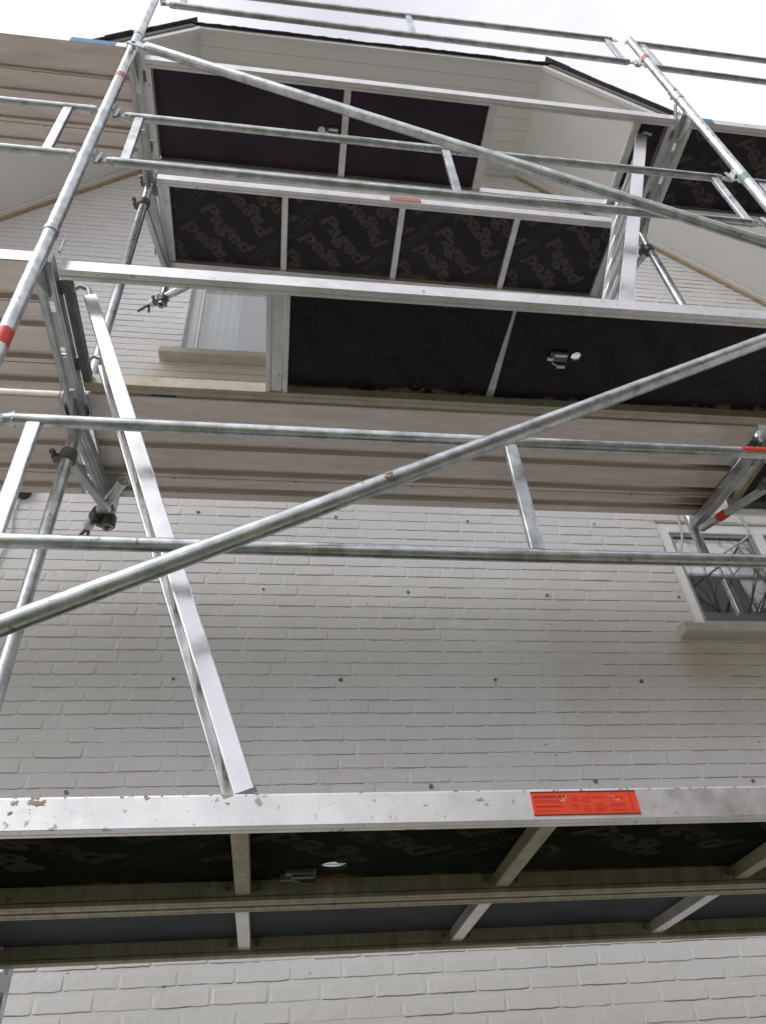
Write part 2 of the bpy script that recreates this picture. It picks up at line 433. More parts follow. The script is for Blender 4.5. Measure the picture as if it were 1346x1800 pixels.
while zrow < ZC - 0.01:
    z0, z1 = max(zrow, -ZO), zrow + CH
    row = round((zrow - Z00) / CH)
    offs = (0.5 if row % 2 else 0.0) * BL + 0.02 * math.sin(row * 2.1)
    x = XE0 - BL + offs
    while x < XE1:
        x0, x1 = x, x + BL * (1 + rnd.uniform(-0.05, 0.05)); x = x1
        lim0 = XC0 - max(0, (ZC - z1)) / SL; lim1 = XC1 + max(0, (ZC - z1)) / SL
        a, b = max(x0, lim0), min(x1, lim1)
        segs = [(a, b)] if b - a > 0.015 else []
        for (w0, w1, q0, q1) in WIN:
            if z1 > q0 + 0.012 and z0 < q1 - 0.012:
                ns = []
                for (s0, s1) in segs:
                    if s0 < w0: ns.append((s0, min(s1, w0)))
                    if s1 > w1: ns.append((max(s0, w1), s1))
                segs = [q for q in ns if q[1] - q[0] > 0.012]
        for (a, b) in segs:
            zz0, zz1 = z0, z1
            for (w0, w1, q0, q1) in WIN:
                if b > w0 and a < w1:
                    if zz0 < q0 < zz1: zz1 = q0
                    if zz0 < q1 < zz1: zz0 = q1
            if zz1 - zz0 > 0.015: cells.append((a, b, zz0, min(zz1, ZC)))
    zrow += CH
camr = CAM - Vector((0, 0, ZO))
def px(p):
    d = Vector(p) - camr; z = d.dot(fw)
    if z <= 0: return None
    return (673 + 1330.2 * d.dot(r2) / z, 900 - 1330.2 * d.dot(u2) / z, z)
def seen(c):
    p = Vector(((c[0] + c[1]) / 2, YW, (c[2] + c[3]) / 2)); q = px(p)
    if q is None or not (-20 < q[0] < 1366 and -20 < q[1] < 1815): return 0
    for zd in (0.03, 1.95):
        if camr.z < zd < p.z:
            t = (zd - camr.z) / (p.z - camr.z); y = camr.y + t * (p.y - camr.y)
            if -0.02 < y < 1.19 and not (zd > 1 and False): return 0
    return (c[1] - c[0]) * (c[3] - c[2]) / q[2] ** 2
rank = sorted(range(len(cells)), key=lambda i: -seen(cells[i]))
single = set(i for i in rank[:300] if seen(cells[i]) > 0)
rest = MB()
for i, c in enumerate(cells):
    vs, fs = brick_verts(*c, rnd)
    if i in single:
        m = MB().add(vs, fs)
        m.build('brick', 'wall', wall, origin=((c[0] + c[1]) / 2, YW, (c[2] + c[3]) / 2))
    else:
        rest.add(vs, fs)
tag(rest.build('brickwork', 'wall', wall), kind='stuff')
# filled drill holes in a staggered grid
for row, (zz, x0) in enumerate(((1.714, 0.02), (1.211, 0.395), (0.712, 0.02), (2.215, 0.395), (2.72, 0.02))):
    for k in range(6):
        x = x0 + 0.742 * k + rnd.uniform(-.012, .012)
        if any(w0 - .03 < x < w1 + .03 and z0 - .1 < zz < z1 + .03 for (w0, w1, z0, z1) in WIN): continue
        m = MB(); n = 11; rr = 0.0070 + rnd.uniform(0, .0035); zc = zz + rnd.uniform(-.006, .006)
        ring = [(x + rr * rnd.uniform(.75, 1.15) * math.cos(2 * math.pi * q / n), YW - 0.0065, zc + rr * rnd.uniform(.75, 1.15) * math.sin(2 * math.pi * q / n)) for q in range(n)]
        m.prism(ring, (0, 0.009, 0)); m.build('drill_plug', 'plug', wall)

# roof slopes (slabs) behind the overhang
YB = 9.0
XM, ZT = (XC0 + XC1) / 2, ZC + (XC1 - XC0) / 2 * SL
rf = MB()
th = 0.10
def rz(x): return top(x) + 0.10 if x < XC0 or x > XC1 else ZC + 0.10 + min(x - XC0, XC1 - x) * SL
ye = YO + 0.12
xl, xr = XE0 - 0.5, XE1 + 0.5
zle = ZC + 0.10 - (XC0 - xl) * SL
for sgn, (xa, xc) in ((1, (xl, XC0)), (-1, (xr, XC1))):
    poly = [(xa, ye, zle), (xc, ye, ZC + 0.10), (XM, ye + 1.66, ZT + 0.10), (XM, YB, ZT + 0.10), (xa, YB, zle)]
    rf.prism(poly, (0, 0, th))
rf.prism([(XC0, ye, ZC + 0.102), (XC1, ye, ZC + 0.102), (XM, ye + 1.66, ZT + 0.10)], (0, 0, th))
roof = rf.build('roof', 'slate', house)
# house side walls and back so that it is a body
bk = MB()
bk.box((XE0, YW + 0.35, -ZO), (XE0 + 0.3, YB - 0.4, 2.9)); bk.box((XE1 - 0.3, YW + 0.35, -ZO), (XE1, YB - 0.4, 2.9)); bk.box((XE0, YB - 0.4, -ZO), (XE1, YB - 0.1, 2.9))
bk.build('side_wall', 'wall', house)
# slates along the clipped eave: uneven lower edges
sl_m = []
for k in range(4):
    m = MB(); w2 = 0.112; n = 5
    front = [(-w2 + 2 * w2 * q / n, rnd.uniform(-.003, .003)) for q in range(n + 1)]
    poly = [(x, y - 0.0, 0) for x, y in front] + [(w2, 0.32, 0.30), (-w2, 0.32, 0.30)]
    m.prism(poly, (0, 0, 0.010)); sl_m.append(m.mesh('slate', 'slate', (0, 0, 0)))
nt_ = 14; pw = (XC1 - XC0 + 0.16) / nt_
for k in range(nt_):
    o = bpy.data.objects.new('slate', sl_m[k % 4]); o.rotation_euler = (0, rnd.uniform(-.015, .015), 0)
    put(o, (XC0 - 0.08 + pw * (k + 0.5), YO - 0.055 + rnd.uniform(-.004, .004), ZC + 0.035 + rnd.uniform(-.004, .004)), roof)
# verge slates stepping down both rakes
vm = MB(); vm.box((-0.13, 0, 0), (0.13, 0.30, 0.010)); vme = vm.mesh('verge_slate', 'slate', (0, 0, 0))
ang = math.atan(SL)
for sgn, xc in ((-1, XC0), (1, XC1)):
    for k in range(16):
        s = 0.10 + 0.225 * k
        o = bpy.data.objects.new('verge_slate', vme)
        o.rotation_euler = (rnd.uniform(-.02, .02), (ang if sgn > 0 else -ang) + sgn * 0.02, 0)
        put(o, (xc + sgn * (s * math.cos(ang) + 0.045), YO - 0.075 + rnd.uniform(-.006, .006), ZC + 0.085 - s * math.sin(ang)), roof)
# grey under-cloak board below the verge slates, white barge strip below that
for sgn, xc in ((-1, XC0), (1, XC1)):
    e = Vector((sgn * math.cos(ang), 0, -math.sin(ang))); nrm = Vector((sgn * math.sin(ang), 0, math.cos(ang)))
    p = Vector((xc, YO - 0.035, ZC)) + nrm * 0.052
    m = MB(); m.obox(p + e * 0.02, p + e * 5.2, 0.02, 0.045, upv=nrm); m.build('undercloak_board', 'slate_grey', roof)
    p = Vector((xc, YO - 0.018, ZC)) + nrm * 0.006
    m = MB(); m.obox(p - e * 0.01, p + e * 5.2, 0.03, 0.06, upv=nrm); m.build('barge_board', 'trim', roof)
m = MB(); m.box((XC0 - 0.02, YO - 0.028, ZC - 0.012), (XC1 + 0.02, YO - 0.004, ZC + 0.055)); m.build('fascia_board', 'trim', roof)
# soffit boards
sof = MB(); sof.box((XC0, YO, ZC + 0.028), (XC1, YW, ZC + 0.04))
soffit = sof.build('soffit', 'trim', house)
NB = 9; bw = (YW - YO) / NB
for k in range(NB):
    m = MB(); m.box((XC0 - 0.012, YO + k * bw + 0.0007, ZC + 0.004 + rnd.uniform(0, .002)), (XC1 + 0.012, YO + (k + 1) * bw - 0.0007, ZC + 0.026))
    bevel(m.build('soffit_board', 'soffit', soffit), 0.0018)
for sgn, xc in ((-1, XC0), (1, XC1)):
    e = Vector((sgn * math.cos(ang), 0, -math.sin(ang))); nrm = Vector((sgn * math.sin(ang), 0, math.cos(ang)))
    nb = 4; b2 = (YW - YO) / nb
    for k in range(nb):
        m = MB(); p = Vector((xc, YO + (k + 0.5) * b2, ZC)) + nrm * 0.015
        m.obox(p + e * 0.0, p + e * 5.0, b2 - 0.0007, 0.022, upv=nrm)
        m.build('rake_soffit_board', 'soffit', soffit)
    # cove strip and yellow sealant line where the overhang meets the wall
    m = MB(); p = Vector((xc, YW - 0.028, ZC)) - nrm * 0.016
    m.obox(p + e * 0.0, p + e * 5.0, 0.05, 0.034, upv=nrm); m.build('cove_strip', 'trim', soffit)
    m = MB(); p = Vector((xc, YW - 0.018, ZC)) - nrm * 0.038
    m.obox(p + e * 0.02, p + e * 5.0, 0.022, 0.007, upv=nrm); m.build('sealant_strip', 'foam', soffit)
m = MB(); m.box((XC0, YW - 0.05, ZC - 0.03), (XC1, YW - 0.004, ZC + 0.002)); m.build('cove_strip', 'trim', soffit)

# windows
def window(idx):
    w0, w1, z0, z1 = WIN[idx]
    yf = YW + (0.105 if idx == 0 else 0.014)
    fr = MB(); fwid = 0.055 if idx == 0 else 0.07; fb = 0.055 if idx == 0 else 0.022
    def rect(mb, a0, a1, b0, b1, t, ya, yb, tb=None):
        mb.box((a0, ya, b0), (a0 + t, yb, b1)); mb.box((a1 - t, ya, b0), (a1, yb, b1))
        mb.box((a0 + t, ya, b1 - t), (a1 - t, yb, b1)); mb.box((a0 + t, ya, b0), (a1 - t, yb, b0 + (tb or t)))
    rect(fr, w0 + 0.001, w1 - 0.001, z0 + 0.001, z1 - 0.001, fwid, yf, yf + 0.07, fb)
    win = bevel(fr.build('window', 'frame_white', house, origin=((w0 + w1) / 2, yf, z0)), 0.004)
    xm = (w0 + w1) / 2 if idx == 0 else 3.645
    if idx == 0: halves = [(w0 + fwid, w1 - fwid)]
    else: halves = [(w0 + fwid, xm - 0.03), (xm + 0.03, w1 - fwid)]
    if idx == 1:
        m = MB(); m.box((xm - 0.03, yf - 0.004, z0 + fb), (xm + 0.03, yf + 0.066, z1 - fwid)); bevel(m.build('mullion', 'frame_white', win), 0.003)
    for a, b in halves:
        m = MB(); s_ = 0.022
        rect(m, a, b, z0 + fb, z1 - fwid, s_, yf + 0.012, yf + 0.06)
        bevel(m.build('sash', 'frame_white' if idx == 0 else 'frame_grey', win), 0.003)
        for yy in (yf + 0.026, yf + 0.044):
            m = MB(); m.box((a + s_ - .004, yy, z0 + fb + s_ - .004), (b - s_ + .004, yy + 0.004, z1 - fwid - s_ + .004)); m.build('pane', 'glass' if idx == 0 else 'glass_coated', win)
    # sill: thick stone with sloping top, projecting
    zt = z0 - 0.002; pr = 0.085
    s = MB(); s.prism_x([(YW + 0.1, zt + 0.012), (YW + 0.1, zt - 0.088), (YW - pr + .004, zt - 0.092), (YW - pr, zt - 0.086), (YW - pr, zt - 0.045), (YW - pr + .006, zt - 0.036)], w0 - 0.12, w1 + 0.12)
    bevel(s.build('sill', 'sillc', win), 0.004)
    # room behind
    rm = MB(); d0, d1 = yf + 0.075, yf + 3.0
    rx0, rx1, rz0, rz1 = w0 - 0.8, w1 + 0.8, z0 - 0.9, z1 + (0.25 if idx == 0 else 0.4)
    rm.add([(rx0, d1, rz0), (rx1, d1, rz0), (rx1, d1, rz1), (rx0, d1, rz1)], [(0, 1, 2, 3)])
    rm.add([(rx0, d0, rz0), (rx0, d1, rz0), (rx0, d1, rz1), (rx0, d0, rz1)], [(0, 1, 2, 3)])
    rm.add([(rx1, d0, rz0), (rx1, d1, rz0), (rx1, d1, rz1), (rx1, d0, rz1)], [(0, 1, 2, 3)])
    rm.add([(rx0, d0, rz1), (rx1, d0, rz1), (rx1, d1, rz1), (rx0, d1, rz1)], [(0, 1, 2, 3)])
    rm.add([(rx0, d0, rz0), (rx1, d0, rz0), (rx1, d1, rz0), (rx0, d1, rz0)], [(0, 1, 2, 3)])
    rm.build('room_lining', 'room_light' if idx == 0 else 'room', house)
    return win
window(0); window(1)
# curtain behind the upper window
cm = MB(); n = 60; pts = []
for i in range(n + 1):
    t = i / n; pts.append((0.275 + 0.215 * t, 1.815 + 0.030 * math.sin(t * 22) + 0.006 * math.sin(t * 61)))
vs = []
for (x, y) in pts: vs += [(x, y, 3.66), (x * 1.0, y, 4.74)]
cm.add(vs, [(2 * i, 2 * i + 2, 2 * i + 3, 2 * i + 1) for i in range(n)], True)
cu = cm.build('curtain', 'curtain', None, origin=(0.40, 1.82, 3.66))
md = cu.modifiers.new('thick', 'SOLIDIFY'); md.thickness = 0.002
tag(cu, 'pale gathered curtain hanging inside the upper window', 'curtain')

# ------------------------------------------------------------------ scaffold: frames
def ring(m, p0, p1, r, n=18): m.tube([p0, p1], r, n)
def frame(x, k, label):
    """one frame of lift k (0 = ground to first deck): two standards, a channel transom with slots, gussets, collars"""
    z0 = -ZO if k == 0 else zl(k - 1, x) + 0.165
    z1 = zl(k, x) + 0.165
    t = thing('scaffold_upright', label, 'scaffold upright', (x, (YS + YI) / 2, z0), 'frames of the scaffold')
    for y in (YS, YI):
        m = MB(); m.tube([(x, y, z0 + (0.012 if k == 0 else 0)), (x, y, z1)], 0.02415, 22); s = m.build('standard', 'galv', t)
        m = MB(); m.tube([(x, y, z1 - 0.03), (x, y, z1 - 0.002)], 0.0272, 22); m.build('collar', 'galv_plain', s)
        if k == 0:
            m = MB(); m.box((x - .075, y - .075, z0), (x + .075, y + .075, z0 + .012)); m.build('base_plate', 'galv_plain', s)
    zt = zl(k, x) - 0.012
    m = MB()      # channel: ribbed underside with slots that let light through
    ya, yb = YS + 0.024, YI - 0.024; w2 = 0.031
    sl_ = [ya + 0.16, ya + 0.36, ya + 0.56]
    cuts = [ya] + [q for s_ in sl_ for q in (s_, s_ + 0.045)] + [yb]
    for i in range(len(cuts) - 1):
        c0, c1 = cuts[i], cuts[i + 1]
        if i % 2 == 0: m.box((x - 0.011, c0, zt), (x + 0.011, c1, zt + 0.004))
    for sg in (-1, 1):
        m.box((x + sg * 0.011 if sg > 0 else x - w2, ya, zt - 0.004), (x + w2 if sg > 0 else x - 0.011, yb, zt))
        m.box((x + sg * 0.0195 - 0.0035, ya, zt - 0.008), (x + sg * 0.0195 + 0.0035, yb, zt - 0.004))
        m.box((x + sg * w2 - (0.003 if sg > 0 else 0), ya, zt), (x + sg * w2 + (0 if sg > 0 else 0.003), yb, zt + 0.05))
    tr = m.build('transom', 'galv_plain', t)
    for (yy, sg) in ((YS, 1), (YI, -1)):
        m = MB()
        poly = [(x - 0.004, yy + sg * 0.02, zt + 0.06), (x - 0.004, yy + sg * 0.02, zt - 0.085), (x - 0.004, yy + sg * 0.05, zt - 0.09), (x - 0.004, yy + sg * 0.16, zt - 0.012), (x - 0.004, yy + sg * 0.16, zt + 0.0)]
        m.prism(poly, (0.008, 0, 0)); m.build('gusset_plate', 'galv_plain', t)
        # bent knee stay at the head of the frame
        m = MB(); m.obox((x - 0.02, yy + sg * 0.02, zt + 0.15), (x - 0.02, yy + sg * 0.11, zt + 0.03), 0.03, 0.005, upv=(1, 0, 0)); m.build('knee_stay', 'galv_plain', t)
    # coupling tongue with pin beside the collar
    m = MB(); m.tube([(x + 0.045, YS + 0.02, zt + 0.06), (x + 0.045, YS + 0.02, zt + 0.15)], 0.005, 8); m.build('locking_pin', 'galv_plain', t)
    return t
FR = {}
for x, side in ((0.0, 'left'), (L, 'right')):
    FR[side, 0] = frame(x, 0, 'galvanised frame standing on the ground at the %s end of the lowest lift' % side)
    FR[side, 1] = frame(x, 1, 'galvanised frame carrying the second deck at its %s end' % side)
    FR[side, 2] = frame(x, 2, 'galvanised frame carrying the top deck at its %s end' % side)

def band(x, y, z, h, mt, par, nm, tilt=None):
    m = MB(); m.tube([(x, y, z - h / 2), (x, y, z + h / 2)], 0.0249, 22); m.build(nm, mt, par)
band(0, YS, 1.43, 0.075, 'red', FR['left', 1], 'red_tape')
band(0, YS, 3.56, 0.055, 'red_pale', FR['left', 2], 'faded_tape')
band(L, YS, 3.09, 0.06, 'green', FR['right', 2], 'green_tape')

def wedge(x, y, z, par, sg=1):
    """pressed lock box with a hanging wedge on the inner side of a standard"""
    m = MB()
    m.box((x + sg * 0.026 - .004, y + 0.004, z - 0.035), (x + sg * 0.026 + .004, y + 0.046, z + 0.02))
    m.box((x + sg * 0.026 - .004, y + 0.04, z - 0.035), (x + sg * 0.026 + sg * 0.03, y + 0.046, z + 0.015))
    w_ = m.build('lock_box', 'galv_plain', par)
    m = MB(); m.obox((x + sg * 0.042, y + 0.03, z + 0.035), (x + sg * 0.036, y + 0.02, z - 0.075), 0.018, 0.006, upv=(0, 1, 0)); m.build('wedge', 'galv_plain', w_)

# guard posts above the top deck
for x, side, ztop in ((0.0, 'left', 5.45), (L, 'right', 5.16)):
    zb = zl(2, x) + 0.165
    t = thing('guard_post', 'galvanised guard post rising against the sky at the %s end of the top deck' % side, 'post', (x, YS, zb))
    m = MB(); m.tube([(x, YS, zb), (x, YS, ztop)], 0.0225, 20, hollow=True); m.build('tube', 'galv', t)
    if side == 'right':
        band(x, YS, 4.79, 0.05, 'red_pale', t, 'faded_tape')
        m = MB(); m.tube([(x, YS, zb - 0.001), (x, YS, zb + 0.12)], 0.0262, 20); m.build('sleeve', 'galv_plain', t)
        m = MB(); m.tube([(x - 0.01, YS - 0.03, zb + 0.07), (x - 0.01, YS + 0.03, zb + 0.07)], 0.009, 6); m.build('bolt', 'galv_plain', t)
    FR[side, 3] = t
    for z in ((4.96, 5.40) if side == 'left' else (4.84, 5.24)):
        if z < ztop: wedge(x, YS, z - 0.03, t, -1 if side == 'right' else 1)

# guard rails: two tubes, three flat spacers, flattened ends
def guard(label, x0, x1, zu, zlo, posts, group='double guard rails', tapes=(), ends=(True, True)):
    zu0, zu1 = zu; zq0, zq1 = zlo; y = -0.003
    t = thing('guard_rail', label, 'guard rail', ((x0 + x1) / 2, y, (zq0 + zq1) / 2), group)
    U = lambda x: zu0 + (zu1 - zu0) * (x - x0) / (x1 - x0)
    D = lambda x: zq0 + (zq1 - zq0) * (x - x0) / (x1 - x0)
    for fn, nm in ((U, 'upper'), (D, 'lower')):
        m = MB(); a, b = x0 + 0.065, x1 - 0.065
        m.tube([(a, y, fn(a)), (a + .02, y, fn(a)), ((a + b) / 2, y, fn((a + b) / 2) - 0.004), (b - .02, y, fn(b)), (b, y, fn(b))], [0.017, 0.0190, 0.0190, 0.0190, 0.017], 18)
        rail = m.build('rail', 'galv', t)
        for xe, xi, sg in ((x0 + 0.024, a, 1), (x1 - 0.024, b, -1)):
            m = MB(); z = fn(xe)
            vs = []
            for q in range(6):
                f = q / 5; xx = xe + (xi + sg * 0.03 - xe) * f
                th_ = 0.006 + 0.030 * max(0, (f - 0.45) / 0.55) ** 1.5; hh = 0.046 - 0.008 * f
                vs.append((xx, fn(xx), th_, hh))
            k = 0
            for (xx, zz, th_, hh) in vs:
                m.v += [Vector((xx, y - th_ / 2, zz - hh / 2)), Vector((xx, y + th_ / 2, zz - hh / 2)), Vector((xx, y + th_ / 2, zz + hh / 2)), Vector((xx, y - th_ / 2, zz + hh / 2))]
            for q in range(5):
                for i in range(4):
                    j = (i + 1) % 4; m.f.append([q * 4 + i, q * 4 + j, q * 4 + 4 + j, q * 4 + 4 + i]); m.sm.append(False)
            m.f += [[3, 2, 1, 0], [20, 21, 22, 23]]; m.sm += [False, False]
            bevel(m.build('flattened_end', 'galv', rail), 0.002)
    for xp in posts:
        m = MB(); m.obox((xp, y, D(xp) + 0.012), (xp - 0.002, y, U(xp) - 0.012), 0.040, 0.020, upv=(0, 1, 0))
        bevel(m.build('spacer', 'galv', t), 0.004, 2)
    for (xt, up_, mt) in tapes:
        m = MB(); z = U(xt) if up_ else D(xt); m.tube([(xt - 0.045, y, z), (xt + 0.045, y, z)], 0.0198, 18); m.build('red_tape', mt, t)
    return t
guard('galvanised double guard rail crossing the white wall above the lowest deck', 0.0, L, (1.138, 1.138), (0.700, 0.692), (0.15, 1.53, 2.94), tapes=((2.335, True, 'red'),))
guard('galvanised double guard rail above the second deck, crossed by the falling brace', 0.0, L, (3.257, 3.203), (2.782, 2.735), (0.135, 1.585, 2.985))
guard('galvanised double guard rail against the sky above the top deck', 0.0, L, (5.315, 5.325), (4.965, 4.885), (0.14, 1.585, 2.985), tapes=((0.80, True, 'red'),))
guard('galvanised double guard rail of the left bay above the second deck', -L, 0.0, (3.30, 3.295), (2.84, 2.815), (-2.9, -1.55, -0.19))
guard('galvanised double guard rail of the right bay against the sky', L, 2 * L, (5.31, 5.20), (4.845, 4.72), (3.24, 4.63, 6.0))
guard('galvanised double guard rail of the right bay above the second deck', L, 2 * L, (3.195, 3.12), (2.725, 2.66), (3.24, 4.63, 6.0))
for (x, z, side, k, sg) in ((0, 3.257, 'left', 2, 1), (0, 2.782, 'left', 2, 1), (L, 3.203, 'right', 2, -1), (L, 2.735, 'right', 2, -1), (0, 1.138, 'left', 1, 1), (0, .70, 'left', 1, 1), (L, 1.138, 'right', 1, -1), (L, .69, 'right', 1, -1)):
    wedge(x, YS, z - 0.02, FR[side, k], sg)

# diagonal braces on the outside
def brace(label, xa, za, xb, zb):
    y = -0.108
    t = thing('diagonal_brace', label, 'brace', ((xa + xb) / 2, y, min(za, zb)), 'diagonal braces')
    d = Vector((xb - xa, 0, zb - za)).normalized(); a, b = Vector((xa, y, za)), Vector((xb, y, zb))
    m = MB(); m.tube([a + d * .08, a + d * .1, b - d * .1, b - d * .08], [0.021, 0.0241, 0.0241, 0.021], 22); m.build('tube', 'galv', t)
    for p, sg in ((a, 1), (b, -1)):
        m = MB(); m.obox(p - d * sg * 0.03, p + d * sg * 0.085, 0.05, 0.009, upv=(0, 1, 0)); bevel(m.build('flattened_end', 'galv', t), .003)
        m = MB(); m.tube([p + Vector((0, -0.012, 0)), p + Vector((0, 0.03, 0))], 0.011, 6); m.build('bolt', 'galv_plain', t)
    return t
bl = brace('thick galvanised tube rising to the right across the lower white wall', 0.02, 0.248, 3.07, 1.91)
brace('galvanised tube falling to the right in front of the upper decks', 0.02, 3.905, 3.07, 2.215)
m = MB()   # a dab of mortar on the lower brace
cx = Vector((1.118, -0.108, 0.846))
for q in range(7):
    c = cx + Vector((rnd.uniform(-.012, .012), -0.022, rnd.uniform(-.006, .012))); m.tube([c, c + Vector((rnd.uniform(-.008, .008), -0.006, rnd.uniform(-.008, .008)))], [0.008, 0.003], 6)
m.build('mortar_dab', 'mud', bl)

# ------------------------------------------------------------------ scaffold: decks
def text_mesh(body, size, offset=0.0, shear=0.0, align='CENTER', spacing=1.0):
    cu_ = bpy.data.curves.new('txt', 'FONT'); cu_.body = body; cu_.size = size; cu_.offset = offset; cu_.shear = shear
    cu_.align_x = align; cu_.align_y = 'CENTER'; cu_.resolution_u = 2; cu_.space_character = spacing
    o = bpy.data.objects.new('txt', cu_); COL.objects.link(o)
    dg = bpy.context.evaluated_depsgraph_get(); me = bpy.data.meshes.new_from_object(o.evaluated_get(dg))
    vs = [v.co.copy() for v in me.vertices]; fs = [tuple(p.vertices) for p in me.polygons]
    bpy.data.objects.remove(o, do_unlink=True); bpy.data.curves.remove(cu_); bpy.data.meshes.remove(me)
    return vs, fs
T_PAGED = text_mesh('Paged', 0.140, 0.0030, 0.20, spacing=1.03)
T_EN = text_mesh('plywood for\nscaffolding', 0.030, 0.0003)
T_DE = text_mesh('Sperrholz für\nGerüstbau', 0.030, 0.0003)
T_A = text_mesh('a', 0.05, -0.0012)
w_ = max(v.x for v in T_PAGED[0]) - min(v.x for v in T_PAGED[0]); kx = 0.40 / w_; print('kx', kx)
T_PAGED = ([Vector((v.x * kx, v.y * 1.0, 0)) for v in T_PAGED[0]], T_PAGED[1])
def logo():
    m = MB(); h = 0.03; t = 0.0025
    for (a, b) in (((-h, -h), (h, -h + t)), ((-h, h - t), (h, h)), ((-h, -h), (-h + t, h)), ((h - t, -h), (h, h))):
        m.add([(a[0], a[1], 0), (b[0], a[1], 0), (b[0], b[1], 0), (a[0], b[1], 0)], [(0, 1, 2, 3)])
    m.add([v.copy() for v in T_A[0]], T_A[1]); return m.v, m.f
T_LOGO = logo()
def prints(panel, mt, z, rect, ox=0.0, oy=0.0, level=0, density=1.0):
    """printed sheet marks: diagonal words alternately turned, small text and mark between, clipped to the panel"""
    x0, x1, y0, y1 = rect
    u = Vector((0.699, 0.715)); n = Vector((0.715, -0.699))
    m = MB()
    def stamp(shape, c, ang_, dz=0.0):
        ca, sa = math.cos(ang_), math.sin(ang_)
        vs = []
        for v in shape[0]:
            a, b = v.x * ca - v.y * sa, v.x * sa + v.y * ca      # as read from below: right = +x, up = -y
            vs.append((c.x + a, c.y - b, z - dz))
        m.add(vs, shape[1])
    for k in range(-30, 60):
        for j in range(-14, 18):
            t_ = 0.985 + 0.525 * j + 0.012 * (k % 3)
            s_ = -0.345 + 0.1755 * k
            c = u * t_ + n * s_ + Vector((ox, oy))
            if not (x0 - .3 < c.x < x1 + .3 and y0 - .3 < c.y < y1 + .3): continue
            flip = (k + j) % 2
            for q, sh in enumerate((-.0036, 0, .0036)): stamp(T_PAGED, c + u * sh, -math.atan2(u.y, u.x) + (math.pi if flip else 0), q * 0.00012)
            g = c + u * 0.262
            stamp(T_LOGO, g - n * 0.045, -math.atan2(u.y, u.x))
            stamp(T_EN if flip else T_DE, g + n * 0.055, -math.atan2(u.y, u.x) + math.pi / 2)
    me = bpy.data.meshes.new('lettering'); me.from_pydata([tuple(v) for v in m.v], [], m.f)
    bm = bmesh.new(); bm.from_mesh(me)
    for co, no in (((x0, 0, 0), (-1, 0, 0)), ((x1, 0, 0), (1, 0, 0)), ((0, y0, 0), (0, -1, 0)), ((0, y1, 0), (0, 1, 0))):
        bmesh.ops.bisect_plane(bm, geom=bm.verts[:] + bm.edges[:] + bm.faces[:], plane_co=co, plane_no=no, clear_outer=True)
    org = WL[panel.name]
    for v in bm.verts: v.co = Vector(lev(level)(v.co)) - org
    bm.to_mesh(me); bm.free(); me.materials.append(MT[mt])
    return tag(put(bpy.data.objects.new('lettering', me), org, panel), kind='stuff')

ZP = 0.048
def ply_panel(deck, l, x0, x1, y0, y1, mt, hole=None):
    """plywood sheet; with a round finger hole where the trapdoor has one"""
    me = bpy.data.meshes.new('ply_panel'); bm = bmesh.new()
    z0, z1 = ZP, ZP + 0.0095
    uvl = bm.loops.layers.uv.new('UVMap')
    def face(ps):
        vs = [bm.verts.new(p) for p in ps]; f = bm.faces.new(vs)
        for lp in f.loops: lp[uvl].uv = ((lp.vert.co.x - x0) / (x1 - x0), (lp.vert.co.y - y0) / (y1 - y0))
    if hole is None:
        face([(x0, y0, z0), (x0, y1, z0), (x1, y1, z0), (x1, y0, z0)]); face([(x0, y0, z1), (x1, y0, z1), (x1, y1, z1), (x0, y1, z1)])
    else:
        hx, hy, hr = hole; n = 24; s = hr * 1.6
        for z, rev in ((z0, False), (z1, True)):
            fl = []
            fl.append([(x0, y0, z), (x0, y1, z), (hx - s, y1, z), (hx - s, y0, z)])
            fl.append([(hx + s, y0, z), (hx + s, y1, z), (x1, y1, z), (x1, y0, z)])
            fl.append([(hx - s, y0, z), (hx - s, hy - s, z), (hx + s, hy - s, z), (hx + s, y0, z)])
            fl.append([(hx - s, hy + s, z), (hx - s, y1, z), (hx + s, y1, z), (hx + s, hy + s, z)])
            def sq(t):
                c, q = math.cos(t), math.sin(t); k = s / max(abs(c), abs(q)); return (hx + c * k, hy + q * k, z)
            for i in range(n):
                a, b = 2 * math.pi * i / n + math.pi / 4, 2 * math.pi * (i + 1) / n + math.pi / 4
                fl.append([(hx + hr * math.cos(a), hy + hr * math.sin(a), z), (hx + hr * math.cos(b), hy + hr * math.sin(b), z), sq(b), sq(a)])
            for f in fl: face(f[::-1] if rev else f)
        for i in range(n):
            a, b = 2 * math.pi * i / n, 2 * math.pi * (i + 1) / n
            pa, pb = (hx + hr * math.cos(a), hy + hr * math.sin(a)), (hx + hr * math.cos(b), hy + hr * math.sin(b))
            face([pa + (z0,), pb + (z0,), pb + (z1,), pa + (z1,)])
    for (a, b) in (((x0, y0), (x1, y0)), ((x1, y0), (x1, y1)), ((x1, y1), (x0, y1)), ((x0, y1), (x0, y0))):
        face([a + (z0,), b + (z0,), b + (z1,), a + (z1,)])
    bmesh.ops.remove_doubles(bm, verts=bm.verts, dist=1e-5)
    org = WL[deck.name]
    for v in bm.verts: v.co = Vector(lev(l)(v.co)) - org
    bmesh.ops.recalc_face_normals(bm, faces=bm.faces)
    bm.to_mesh(me); bm.free(); me.materials.append(MT[mt])
    return put(bpy.data.objects.new('ply_panel', me), org, deck)

